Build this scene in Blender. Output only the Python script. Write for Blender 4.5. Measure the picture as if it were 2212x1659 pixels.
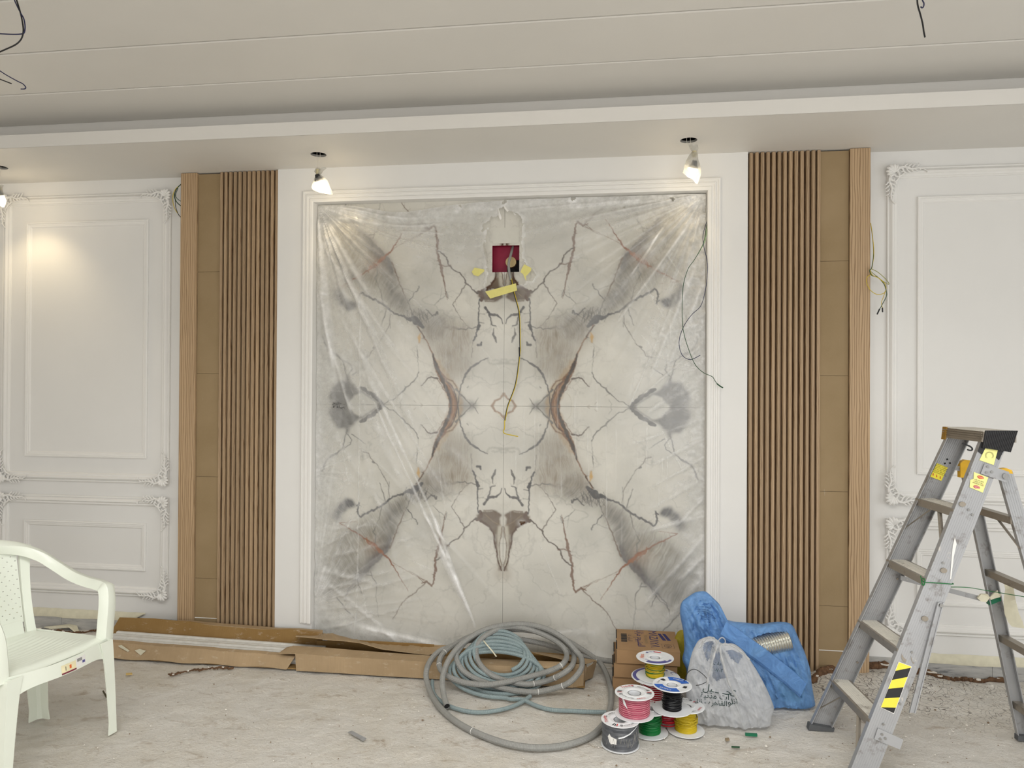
import bpy, math, random
import numpy as np
from mathutils import Vector, Matrix
from mathutils.bvhtree import BVHTree

for o in list(bpy.data.objects):
    bpy.data.objects.remove(o, do_unlink=True)
SC = bpy.context.scene
COL = SC.collection
random.seed(7)
RNG = np.random.default_rng(11)
PI = math.pi

# ---------------------------------------------------------------- camera
FPX, IW, IH, CAMH = 1560.0, 2212, 1659, 1.5
YAW, PITCH, ROLL = math.radians(7.764), math.radians(.336), math.radians(.327)
_f = Vector((-math.sin(YAW)*math.cos(PITCH), math.cos(YAW)*math.cos(PITCH), math.sin(PITCH)))
_r0 = Vector((math.cos(YAW), math.sin(YAW), 0))
_u0 = _r0.cross(_f)
_r = _r0*math.cos(ROLL) + _u0*math.sin(ROLL)
_u = -_r0*math.sin(ROLL) + _u0*math.cos(ROLL)
cam_d = bpy.data.cameras.new('camera')
cam = bpy.data.objects.new('camera', cam_d)
COL.objects.link(cam)
cam_d.sensor_width = 36
cam_d.lens = FPX/IW*36
cam_d.clip_start = .02
M = Matrix((_r, _u, -_f)).transposed().to_4x4()
M.translation = Vector((0, 0, CAMH))
cam.matrix_world = M
SC.camera = cam

def ray(u, v):
    return _f + _r*((u-IW/2)/FPX) - _u*((v-IH/2)/FPX)
def PY(u, v, Y):
    "world point on the plane y=Y seen at a pixel of the photograph"
    d = ray(u, v); d = d*(Y/d.y)
    return Vector((d.x, Y, d.z+CAMH))
def PZ(u, v, z):
    d = ray(u, v); d = d*((z-CAMH)/d.z)
    return Vector((d.x, d.y, z))

# ---------------------------------------------------------------- world, exposure
SC.view_settings.view_transform = 'Standard'
SC.view_settings.look = 'None'
SC.view_settings.gamma = 1
SC.view_settings.use_curve_mapping = False
SC.view_settings.exposure = -.64
W = bpy.data.worlds.new('world'); SC.world = W
W.use_nodes = True
bg = W.node_tree.nodes['Background']
bg.inputs[0].default_value = (.86, .93, 1, 1)
bg.inputs[1].default_value = 1.2
# ---------------------------------------------------------------- daylight through assumed unseen windows, plus an added overhead fill
def area(name, loc, rot, sx, sy, power, color, spread=180):
    l = bpy.data.lights.new(name, 'AREA'); l.shape = 'RECTANGLE'
    l.size, l.size_y, l.energy, l.color = sx, sy, power, color
    l.spread = math.radians(spread)
    o = bpy.data.objects.new(name, l); COL.objects.link(o)
    o.location = loc; o.rotation_euler = rot
    return o
DAY = (1, .965, .925)
area('window_light_right', (4.5, .45, 1.5), (0, PI/2-.12, 0), 1.8, 3.3, 56, (.97, .985, 1), 150)
area('window_light_rear_a', (1.7, -3.4, 1.5), (PI/2-.25, 0, 0), 2.6, 2.1, 96, (1, .98, .955), 160)
area('window_light_rear_b', (-2.6, -3.4, 1.5), (PI/2-.25, 0, 0), 2.6, 2.1, 48, (1, .945, .88), 160)
area('added_roof_fill', (-.1, .55, 3.04), (0, 0, 0), 3.6, 1.15, 150, (1, .985, .955), 150)  # invented overhead source, added to brighten the floor

# ---------------------------------------------------------------- colours and materials
def lin(c):
    c = c/255.0
    return c/12.92 if c <= .04045 else ((c+.055)/1.055)**2.4
def C(r, g, b, a=1):
    return (lin(r), lin(g), lin(b), a)
MATS = {}
class NT:
    def __init__(s, name):
        s.m = bpy.data.materials.new(name); s.m.use_nodes = True
        s.t = s.m.node_tree; s.n = s.t.nodes; s.b = s.n['Principled BSDF']; s.out = s.n['Material Output']
        MATS[name] = s.m
    def node(s, typ, **kw):
        n = s.n.new(typ)
        for k, v in kw.items():
            if k.startswith('i_'):
                n.inputs[k[2:].replace('_', ' ')].default_value = v
            else: setattr(n, k, v)
        return n
    def link(s, a, b): s.t.links.new(a, b)
    def coord(s, scale=(1, 1, 1), kind='Object', rnd=False):
        tc = s.node('ShaderNodeTexCoord'); mp = s.node('ShaderNodeMapping')
        mp.inputs['Scale'].default_value = scale
        s.link(tc.outputs[kind], mp.inputs['Vector'])
        if rnd:
            oi = s.node('ShaderNodeObjectInfo'); mu = s.node('ShaderNodeMath', operation='MULTIPLY'); mu.inputs[1].default_value = 37.0
            s.link(oi.outputs['Random'], mu.inputs[0]); cb = s.node('ShaderNodeCombineXYZ')
            for k in range(3): s.link(mu.outputs[0], cb.inputs[k])
            s.link(cb.outputs[0], mp.inputs['Location'])
        return mp.outputs[0]
    def noise(s, vec, scale=5, detail=4, rough=.55, dist=0):
        n = s.node('ShaderNodeTexNoise'); n.inputs['Scale'].default_value = scale
        n.inputs['Detail'].default_value = detail; n.inputs['Roughness'].default_value = rough
        n.inputs['Distortion'].default_value = dist
        s.link(vec, n.inputs['Vector']); return n.outputs['Fac']
    def ramp(s, fac, stops):
        r = s.node('ShaderNodeValToRGB'); e = r.color_ramp.elements
        while len(e) < len(stops): e.new(.5)
        for k, (p, c) in enumerate(stops):
            e[k].position = p
            e[k].color = c if hasattr(c, '__len__') else (c, c, c, 1)
        s.link(fac, r.inputs[0]); return r.outputs[0]
    def mix(s, fac, a, b, mode='MIX'):
        n = s.node('ShaderNodeMix', data_type='RGBA', blend_type=mode)
        for k, v in ((0, fac), (6, a), (7, b)):
            if hasattr(v, 'is_output'): s.link(v, n.inputs[k])
            else: n.inputs[k].default_value = v
        return n.outputs[2]
    def base(s, v, rough=.5, metal=0, spec=None):
        if hasattr(v, 'is_output'): s.link(v, s.b.inputs['Base Color'])
        else: s.b.inputs['Base Color'].default_value = v
        s.b.inputs['Roughness'].default_value = rough; s.b.inputs['Metallic'].default_value = metal
        if spec is not None: s.b.inputs['Specular IOR Level'].default_value = spec
        return s
    def bump(s, h, strength=.3, dist=.005):
        n = s.node('ShaderNodeBump'); n.inputs['Strength'].default_value = strength
        n.inputs['Distance'].default_value = dist
        s.link(h, n.inputs['Height']); s.link(n.outputs[0], s.b.inputs['Normal']); return s

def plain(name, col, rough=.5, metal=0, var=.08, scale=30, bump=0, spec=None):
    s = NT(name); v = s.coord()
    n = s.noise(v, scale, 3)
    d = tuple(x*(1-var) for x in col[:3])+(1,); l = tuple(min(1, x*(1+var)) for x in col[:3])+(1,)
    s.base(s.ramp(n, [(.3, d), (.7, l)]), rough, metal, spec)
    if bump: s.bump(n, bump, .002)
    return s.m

def paint(name, col):
    s = NT(name); v = s.coord()
    n = s.noise(v, 2.2, 3); n2 = s.noise(v, 260, 2)
    d = tuple(x*.965 for x in col[:3])+(1,)
    s.base(s.ramp(n, [(.3, d), (.7, col)]), .55, 0, .35)
    s.bump(n2, .12, .0008)
    return s.m
WALL = paint('wall_paint', (.77, .763, .742, 1))
CEIL = paint('ceiling_paint', (.74, .72, .68, 1))
TRIM = paint('trim_paint', (.81, .80, .775, 1))

def oak(name, light, dark, sx=55, wav=9, rnd=True, lines=.8):
    s = NT(name); v = s.coord((sx, 1, .9), rnd=rnd)
    n = s.noise(v, 1.3, 5, .65, .25)
    v2 = s.coord((1, 1, .12), rnd=rnd)
    w = s.node('ShaderNodeTexWave', wave_type='BANDS', bands_direction='X', wave_profile='SAW')
    w.inputs['Scale'].default_value = wav; w.inputs['Distortion'].default_value = 7
    w.inputs['Detail'].default_value = 2.5; w.inputs['Detail Scale'].default_value = .9; w.inputs['Detail Roughness'].default_value = .55
    s.link(v2, w.inputs['Vector'])
    f = s.ramp(w.outputs['Fac'], [(0, .05), (.5, .1), (.82, 1), (.95, .5), (1, 0)])
    c = s.ramp(n, [(.3, tuple(x*.82 for x in light[:3])+(1,)), (.65, light)])
    mx = s.node('ShaderNodeMath', operation='MULTIPLY'); mx.inputs[1].default_value = lines
    s.link(f, mx.inputs[0])
    c = s.mix(mx.outputs[0], c, dark)
    oi = s.node('ShaderNodeObjectInfo')
    hs = s.node('ShaderNodeHueSaturation'); mr = s.node('ShaderNodeMapRange')
    mr.inputs[3].default_value = .85; mr.inputs[4].default_value = 1.12
    s.link(oi.outputs['Random'], mr.inputs[0]); s.link(mr.outputs[0], hs.inputs['Value']); s.link(c, hs.inputs['Color'])
    s.base(hs.outputs[0], .5, 0, .35); s.bump(w.outputs['Fac'], .15, .001)
    return s.m
OAK = oak('oak_board', (.56, .395, .235, 1), (.22, .13, .062, 1), 40, 25, lines=.85)
OAKS = oak('oak_slat', (.475, .34, .21, 1), (.20, .12, .06, 1), 60, 40, lines=.9)
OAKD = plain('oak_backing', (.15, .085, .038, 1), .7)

def mdf():
    s = NT('mdf'); v = s.coord()
    n = s.noise(v, 90, 3); m = s.noise(v, 3.5, 3)
    c = s.ramp(m, [(.3, (.28, .20, .105, 1)), (.7, (.33, .24, .135, 1))])
    c = s.mix(s.ramp(n, [(.45, 0), (.75, .25)]), c, (.33, .24, .14, 1))
    st = s.noise(s.coord((9, 9, 3)), 3, 6, .7)
    c = s.mix(s.ramp(st, [(.68, 0), (.78, .35)]), c, (.6, .55, .48, 1))
    s.base(c, .7, 0, .25); return s.m
MDF = mdf()

def dust_floor():
    s = NT('dusty_plaster_floor'); v = s.coord()
    big = s.noise(v, 1.6, 4); mid = s.noise(v, 13, 7, .72); fine = s.noise(v, 75, 6, .75)
    st = s.noise(s.coord((1, 1.9, 1)), 6, 9, .75, .7)
    c = s.ramp(big, [(.3, C(234, 226, 211)), (.55, C(246, 241, 232)), (.75, C(232, 226, 216))])
    c = s.mix(s.ramp(mid, [(.42, 0), (.72, .55)]), c, C(250, 247, 240))
    c = s.mix(s.ramp(st, [(.55, 0), (.68, .55)]), c, C(168, 142, 110))
    c = s.mix(s.ramp(fine, [(.60, 0), (.72, .5)]), c, C(132, 110, 88))
    # cracked crust near the right-hand wall
    vo = s.node('ShaderNodeTexVoronoi', feature='DISTANCE_TO_EDGE'); vo.inputs['Scale'].default_value = 24
    wn = s.node('ShaderNodeTexNoise'); wn.inputs['Scale'].default_value = 6
    ad = s.node('ShaderNodeMix', data_type='RGBA', blend_type='LINEAR_LIGHT'); ad.inputs[0].default_value = .2
    s.link(v, wn.inputs['Vector']); s.link(v, ad.inputs[6]); s.link(wn.outputs['Color'], ad.inputs[7])
    s.link(ad.outputs[2], vo.inputs['Vector'])
    at = s.node('ShaderNodeAttribute', attribute_name='crack')
    cr = s.ramp(vo.outputs['Distance'], [(0, 1), (.05, 0)])
    mu = s.node('ShaderNodeMath', operation='MULTIPLY'); s.link(cr, mu.inputs[0]); s.link(at.outputs['Fac'], mu.inputs[1])
    c = s.mix(mu.outputs[0], c, C(72, 52, 38))
    s.base(c, .92, 0, .15)
    bm = s.node('ShaderNodeMath', operation='ADD'); s.link(mid, bm.inputs[0])
    m2 = s.node('ShaderNodeMath', operation='MULTIPLY'); m2.inputs[1].default_value = .45; s.link(fine, m2.inputs[0]); s.link(m2.outputs[0], bm.inputs[1])
    b3 = s.node('ShaderNodeMath', operation='ADD'); s.link(bm.outputs[0], b3.inputs[0])
    m4 = s.node('ShaderNodeMath', operation='MULTIPLY'); m4.inputs[1].default_value = .55; s.link(st, m4.inputs[0]); s.link(m4.outputs[0], b3.inputs[1])
    s.bump(b3.outputs[0], 1.0, .026); return s.m
FLOOR = dust_floor()

def cardboard(name, a, b):
    s = NT(name); v = s.coord()
    n = s.noise(v, 5, 4); f = s.noise(s.coord((120, 4, 4)), 2, 2); d = s.noise(s.coord((7, 7, 20)), 2.6, 8, .75)
    c = s.ramp(n, [(.3, a), (.7, b)])
    c = s.mix(s.ramp(f, [(.4, 0), (.7, .15)]), c, tuple(x*.7 for x in a[:3])+(1,))
    c = s.mix(s.ramp(d, [(.57, 0), (.72, .6)]), c, C(206, 194, 176))
    s.base(c, .8, 0, .2); s.bump(f, .15, .001); return s.m
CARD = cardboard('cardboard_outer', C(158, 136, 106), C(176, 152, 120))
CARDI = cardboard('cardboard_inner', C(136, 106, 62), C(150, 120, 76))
CARDX = plain('carton_board', C(152, 120, 84), .75, 0, .07, 12)

def marble_base():
    s = NT('grey_marble'); v = s.coord((1, 1, 1))
    mp = s.node('ShaderNodeMapping'); mp.inputs['Rotation'].default_value = (0, .7, 0); mp.inputs['Scale'].default_value = (1.5, 1, 11)
    s.link(v, mp.inputs['Vector'])
    n = s.noise(mp.outputs[0], 4, 6, .7, .4); m = s.noise(v, 12, 4)
    c = s.ramp(n, [(.34, C(106, 107, 108)), (.43, C(164, 163, 160)), (.7, C(192, 190, 184))])
    c = s.mix(s.ramp(m, [(.4, 0), (.8, .3)]), c, C(160, 162, 164))
    s.base(c, .3); return s.m
MARB = marble_base()

def slab_mat():
    s = NT('bookmatched_marble')
    at = s.node('ShaderNodeAttribute', attribute_name='vein')
    s.base(at.outputs['Color'], .16, 0, .5); return s.m
SLAB = slab_mat()

def film_mat():
    s = NT('clear_plastic_film')
    at = s.node('ShaderNodeAttribute', attribute_name='fold')
    n = s.noise(s.coord((1, 1, 1)), 14, 6, .7)
    tr = s.node('ShaderNodeBsdfTransparent'); tr.inputs[0].default_value = (.97, .97, .965, 1)
    s.base((.80, .80, .79, 1), .19, 0, .6)
    mr = s.node('ShaderNodeMapRange'); mr.inputs[1].default_value = .3; mr.inputs[2].default_value = .75
    mr.inputs[3].default_value = .6; mr.inputs[4].default_value = 1.3; s.link(n, mr.inputs[0])
    mu = s.node('ShaderNodeMath', operation='MULTIPLY', use_clamp=True); s.link(at.outputs['Fac'], mu.inputs[0]); s.link(mr.outputs[0], mu.inputs[1])
    mx = s.node('ShaderNodeMixShader'); s.link(mu.outputs[0], mx.inputs[0]); s.link(tr.outputs[0], mx.inputs[1]); s.link(s.b.outputs[0], mx.inputs[2])
    s.link(mx.outputs[0], s.out.inputs[0])
    return s.m
FILM = film_mat()

def bag_mat(name, col, alpha, rough=.35, trans=.45):
    s = NT(name); v = s.coord()
    n = s.noise(v, 16, 5, .65, .8)
    s.base(s.ramp(n, [(.25, tuple(x*.72 for x in col[:3])+(1,)), (.75, col)]), rough, 0, .4)
    tl = s.node('ShaderNodeBsdfTranslucent'); tl.inputs[0].default_value = col
    tr = s.node('ShaderNodeBsdfTransparent'); tr.inputs[0].default_value = tuple(.4+.6*x for x in col[:3])+(1,)
    m1 = s.node('ShaderNodeMixShader'); m1.inputs[0].default_value = trans
    s.link(s.b.outputs[0], m1.inputs[1]); s.link(tl.outputs[0], m1.inputs[2])
    m2 = s.node('ShaderNodeMixShader'); s.link(s.ramp(n, [(.3, alpha+.12), (.7, alpha-.12)]), m2.inputs[0])
    s.link(m1.outputs[0], m2.inputs[1]); s.link(tr.outputs[0], m2.inputs[2])
    s.link(m2.outputs[0], s.out.inputs[0]); s.bump(n, .6, .016); return s.m
BLUE = bag_mat('blue_bag_film', C(128, 178, 234), .27, .3, .16)
WHITEB = bag_mat('white_bag_film', (.84, .85, .86, 1), .22)
YELB = bag_mat('yellow_bag_film', C(206, 190, 60), .15)
BULBBAG = bag_mat('bulb_bag_film', (.85, .84, .8, 1), .5)

def conduit(name, col, n=90):
    s = NT(name); v = s.coord()
    d = s.noise(v, 40, 4)
    s.base(s.ramp(d, [(.35, tuple(x*.88 for x in col[:3])+(1,)), (.7, col)]), .55)
    w = s.node('ShaderNodeTexWave', wave_type='BANDS', bands_direction='X')
    w.inputs['Scale'].default_value = n
    uv = s.node('ShaderNodeUVMap'); s.link(uv.outputs[0], w.inputs['Vector'])
    s.bump(w.outputs['Fac'], .55, .003); return s.m
PIPEG = conduit('grey_conduit', C(150, 150, 146), 55)
PIPEB = conduit('bluish_conduit', C(142, 158, 160), 60)

def alu(name, base, dirt, met=.45):
    s = NT(name); v = s.coord(); n = s.noise(s.coord((1, 1, 1)), 14, 7, .72); f = s.noise(v, 3, 3)
    c = s.ramp(f, [(.3, tuple(x*.85 for x in base[:3])+(1,)), (.7, base)])
    c = s.mix(s.ramp(n, [(.55, 0), (.66, dirt)]), c, C(108, 100, 90))
    c = s.mix(s.ramp(n, [(.30, .8), (.36, 0)]), c, C(205, 200, 190))
    s.base(c, .42 if met else .8, met); s.bump(n, .1, .001); return s.m
ALU = alu('worn_aluminium', C(172, 173, 175), .65, .35)
ALUD = alu('dirty_aluminium_step', C(158, 150, 138), .6)
STEPTOP = alu('plastered_step_top', C(222, 218, 208), .55, 0)

BLACK = plain('black_plastic', C(28, 28, 30), .45)
GREYRUB = plain('grey_rubber', C(84, 86, 88), .8)
YEL = plain('yellow_plastic', C(226, 176, 30), .5)
STICK = plain('yellow_sticker', C(238, 222, 70), .5, var=.04)
STICKP = plain('pale_yellow_sticker', C(240, 236, 150), .5, var=.04)
WHITEP = plain('white_plastic', C(226, 228, 230), .35, var=.03)
PAPER = plain('white_paper', C(232, 230, 226), .7, var=.03)
CHAIR = plain('chair_plastic', C(234, 239, 226), .28, var=.03, scale=4, spec=.5)
RED = plain('red_wire', C(178, 24, 40), .45)
REDW = plain('red_print', C(200, 40, 40), .6)
ORANGE = plain('orange_print', C(228, 110, 50), .6)
PINKP = plain('pink_print', C(222, 150, 158), .5)
PINK = plain('pink_wrapped_wire', C(176, 84, 106), .3)
GREEN = plain('green_wire', C(16, 110, 52), .45)
DGREEN = plain('dark_green_wire', C(18, 70, 36), .5)
YELW = plain('yellow_wire', C(200, 176, 34), .45)
BLK = plain('black_wire', C(14, 14, 18), .4)
NAVY = plain('navy_wire', C(24, 28, 72), .45)
WIREW = plain('white_wire', C(220, 214, 200), .5)
GREYW = plain('grey_wrapped_wire', C(96, 98, 102), .35, var=.3, scale=25, bump=.5)
SHRINK = None
INK = plain('navy_print', C(38, 36, 92), .7)
INKG = plain('dark_green_print', C(20, 52, 48), .7)
INKB = plain('blue_print', C(38, 96, 186), .5)
INKP = plain('purple_print', C(84, 82, 142), .6)
INKK = plain('black_print', C(30, 28, 28), .7)
TAPEY = plain('yellow_tape', C(222, 214, 130), .7, var=.05)
TAPEC = plain('cream_tape', C(212, 207, 184), .75, var=.06)
GTAPE = plain('green_tape', C(10, 104, 72), .5)
BOXR = plain('red_back_box', C(146, 8, 56), .55)
DARK = plain('dark_cavity', C(14, 13, 14), .9)
BRASS = plain('pale_brass_pipe', C(190, 170, 124), .4, .4)
CHROME = plain('steel_bolt', C(170, 170, 170), .3, .9)
PROFILE = plain('white_moulding_stock', C(206, 204, 198), .5)
BURLAP = plain('brown_burlap', C(96, 70, 48), .95, 0, .35, 60, .8)
PLAST = plain('plaster_lump', C(226, 220, 210), .95, 0, .08, 40, .6)
GYPSUM = plain('soffit_board_edge', C(150, 148, 142), .9)
FOIL = None
def foil():
    s = NT('ribbed_foil'); s.base(C(225, 222, 210), .22, .9)
    w = s.node('ShaderNodeTexWave', wave_type='BANDS', bands_direction='X'); w.inputs['Scale'].default_value = 26
    uv = s.node('ShaderNodeUVMap'); s.link(uv.outputs[0], w.inputs['Vector']); s.bump(w.outputs['Fac'], .8, .006); return s.m
FOIL = foil()
def emis(name, col, st):
    s = NT(name); s.b.inputs['Emission Color'].default_value = col; s.b.inputs['Emission Strength'].default_value = st
    s.base(col, .4); return s.m
LAMP = emis('lit_bulb_glass', (1, .9, .66, 1), 9)
BURLAPW = PLAST

# ---------------------------------------------------------------- mesh building
ORG = {}
def link(o, parent=None, origin=None):
    COL.objects.link(o)
    if parent is not None:
        o.parent = parent
        o.location = origin - ORG[parent.name]
    else: o.location = origin
    ORG[o.name] = origin.copy()
    return o
def tag(o, label=None, cat=None, group=None, kind=None):
    if label: o['label'] = label
    if cat: o['category'] = cat
    if group: o['group'] = group
    if kind: o['kind'] = kind
    return o
def empty(name, loc, label=None, cat=None, group=None, kind=None):
    o = bpy.data.objects.new(name, None); o.empty_display_size = .05
    link(o, None, Vector(loc)); return tag(o, label, cat, group, kind)
def V(*a): return Vector(a)
class MB:
    def __init__(s): s.v = []; s.f = []; s.uv = None; s.smooth = True; s.m = []; s.mi = 0
    def add(s, vs, fs):
        n = len(s.v); s.v += [tuple(p) for p in vs]
        s.f += [tuple(i+n for i in f) for f in fs]; s.m += [s.mi]*len(fs)
        return s
    def box(s, a, b):
        x0, y0, z0 = a; x1, y1, z1 = b
        return s.add([(x0,y0,z0),(x1,y0,z0),(x1,y1,z0),(x0,y1,z0),(x0,y0,z1),(x1,y0,z1),(x1,y1,z1),(x0,y1,z1)],
            [(0,3,2,1),(4,5,6,7),(0,1,5,4),(1,2,6,5),(2,3,7,6),(3,0,4,7)])
    def hexa(s, p):   # 8 points, same order as box
        return s.add(p, [(0,3,2,1),(4,5,6,7),(0,1,5,4),(1,2,6,5),(2,3,7,6),(3,0,4,7)])
    def prism(s, poly, vec):  # poly: list of Vectors, extruded by vec
        n = len(poly); vec = Vector(vec)
        a = [Vector(p) for p in poly]; b = [p+vec for p in a]
        fs = [tuple(range(n))[::-1], tuple(range(n, 2*n))] + [(i, (i+1) % n, n+(i+1) % n, n+i) for i in range(n)]
        return s.add(a+b, fs)
    def loft(s, rings, cap=True, closed=True):
        n = len(rings[0]); vs = [p for r in rings for p in r]; fs = []
        for k in range(len(rings)-1):
            for i in range(n if closed else n-1):
                j = (i+1) % n
                fs.append((k*n+i, k*n+j, (k+1)*n+j, (k+1)*n+i))
        if cap: fs += [tuple(range(n))[::-1], tuple(range((len(rings)-1)*n, len(rings)*n))]
        return s.add(vs, fs)
    def tube(s, path, r, n=8, flat=1, up=None, cap=True, uvlen=False):
        P = [Vector(p) for p in path]; m = len(P)
        rs = r if hasattr(r, '__len__') else [r]*m
        t0 = (P[1]-P[0]).normalized()
        ref = Vector(up) if up else (Vector((0, 0, 1)) if abs(t0.z) < .9 else Vector((1, 0, 0)))
        rings = []; nrm = (ref - t0*ref.dot(t0)).normalized()
        for k in range(m):
            t = (P[min(k+1, m-1)]-P[max(k-1, 0)]).normalized()
            if up: nn = Vector(up) - t*Vector(up).dot(t)
            else: nn = nrm - t*nrm.dot(t)
            nrm = nn.normalized() if nn.length > 1e-6 else nrm
            bi = t.cross(nrm)
            rings.append([P[k] + (bi*math.cos(a) + nrm*math.sin(a)*flat)*rs[k] for a in [2*PI*i/n for i in range(n)]])
        if uvlen:
            if s.uv is None: s.uv = [(0, 0)]*len(s.v)
            L = 0; o = []
            for k in range(m):
                if k: L += (P[k]-P[k-1]).length
                o += [(L, i/n) for i in range(n)]
            s.uv += o
        return s.loft(rings, cap)
    def lathe(s, prof, c, n=32, axis='z', closed=False):
        c = Vector(c); rings = []
        for r, h in prof:
            ring = []
            for i in range(n):
                a = 2*PI*i/n
                if axis == 'z': ring.append(c+V(r*math.cos(a), r*math.sin(a), h))
                elif axis == 'y': ring.append(c+V(r*math.cos(a), h, r*math.sin(a)))
                else: ring.append(c+V(h, r*math.cos(a), r*math.sin(a)))
            rings.append(ring)
        return s.loft(rings, cap=not closed and prof[0][0] > 1e-6 or prof[-1][0] < 0)
    def grid(s, fn, nu, nv, skip=None):
        vs = [fn(i/nu, j/nv) for j in range(nv+1) for i in range(nu+1)]
        fs = [(j*(nu+1)+i, j*(nu+1)+i+1, (j+1)*(nu+1)+i+1, (j+1)*(nu+1)+i) for j in range(nv) for i in range(nu)
              if not (skip and skip((i+.5)/nu, (j+.5)/nv))]
        return s.add(vs, fs)
    def build(s, name, mats, parent=None, label=None, cat=None, group=None, kind=None, smooth=None, origin=None, sharp=35):
        me = bpy.data.meshes.new(name)
        A = np.array(s.v, dtype=float)
        if origin is None:
            origin = Vector(((A[:, 0].min()+A[:, 0].max())/2, (A[:, 1].min()+A[:, 1].max())/2, A[:, 2].min())) if parent is None else ORG[parent.name].copy()
        A = A - np.array(origin)
        me.from_pydata([tuple(p) for p in A], [], s.f)
        if not isinstance(mats, (list, tuple)): mats = [mats]
        for m in mats: me.materials.append(m)
        if len(mats) > 1: me.polygons.foreach_set('material_index', s.m)
        if s.uv:
            ul = me.uv_layers.new(name='UVMap'); li = np.empty(len(me.loops), dtype=np.int32); me.loops.foreach_get('vertex_index', li)
            ul.data.foreach_set('uv', np.array(s.uv+[(0, 0)]*(len(s.v)-len(s.uv)))[li].ravel())
        me.validate(); me.update()
        if s.smooth if smooth is None else smooth:
            me.polygons.foreach_set('use_smooth', [True]*len(me.polygons))
            try: me.set_sharp_from_angle(angle=math.radians(sharp))
            except Exception: pass
        o = bpy.data.objects.new(name, me)
        link(o, parent, Vector(origin)); return tag(o, label, cat, group, kind)
def catmull(P, n=8, closed=False):
    P = [Vector(p) for p in P]; out = []; m = len(P)
    rng = range(m if closed else m-1)
    for i in rng:
        if closed: a, b, c, d = P[(i-1) % m], P[i], P[(i+1) % m], P[(i+2) % m]
        else: a, b, c, d = P[max(i-1, 0)], P[i], P[i+1], P[min(i+2, m-1)]
        for k in range(n):
            t = k/n
            out.append(.5*((2*b)+(c-a)*t+(2*a-5*b+4*c-d)*t*t+(3*b-a-3*c+d)*t**3))
    if not closed: out.append(P[-1])
    return out
def inpoly(x, y, poly):
    ins = False; j = len(poly)-1
    for i in range(len(poly)):
        xi, yi = poly[i]; xj, yj = poly[j]
        if (yi > y) != (yj > y) and x < (xj-xi)*(y-yi)/(yj-yi)+xi: ins = not ins
        j = i
    return ins
def vnoise(shape, cell, seed):
    "smooth value noise on a grid; cell in grid units"
    r = np.random.default_rng(seed); h, w = shape
    g = r.random((int(h/cell)+3, int(w/cell)+3))
    y = np.arange(h)/cell; x = np.arange(w)/cell
    yi = y.astype(int); xi = x.astype(int); fy = y-yi; fx = x-xi
    fy = fy*fy*(3-2*fy); fx = fx*fx*(3-2*fx)
    a = g[yi][:, xi]; b = g[yi][:, xi+1]; c = g[yi+1][:, xi]; d = g[yi+1][:, xi+1]
    return (a*(1-fx)+b*fx)*(1-fy)[:, None] + (c*(1-fx)+d*fx)*fy[:, None]
def fbm(shape, cell, seed, oct=4):
    t = 0; s = 0; a = 1
    for k in range(oct):
        if cell < 1: break
        t = t + a*vnoise(shape, cell, seed+k); s += a; a *= .5; cell /= 2
    return t/s
FONT_CACHE = {}
def text_mesh(txt, size, extrude=0, align='CENTER'):
    cu = bpy.data.curves.new('t', 'FONT'); cu.body = txt; cu.size = size; cu.extrude = extrude
    cu.align_x = align; cu.align_y = 'CENTER'; cu.resolution_u = 3
    o = bpy.data.objects.new('t', cu); COL.objects.link(o)
    dg = bpy.context.evaluated_depsgraph_get()
    me = bpy.data.meshes.new_from_object(o.evaluated_get(dg))
    vs = [v.co.copy() for v in me.vertices]; fs = [tuple(p.vertices) for p in me.polygons]
    bpy.data.objects.remove(o); bpy.data.curves.remove(cu); bpy.data.meshes.remove(me)
    return vs, fs
def put_text(mb, txt, size, origin, xdir, ydir, align='CENTER'):
    vs, fs = text_mesh(txt, size, 0, align)
    mb.add([Vector(origin)+Vector(xdir)*p.x+Vector(ydir)*p.y for p in vs], fs); return mb
# ================================================================ the room shell
YS, YC, YM = 4.054, 3.973, 4.018           # side wall face, central wall face, marble face
ZS, ZU = 2.765, 2.941                      # soffit and upper ceiling heights
XL, XR, YB = -5.2, 4.6, -3.5
def struct(mb, name, mat, **k): return mb.build(name, mat, kind='structure', **k)

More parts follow.
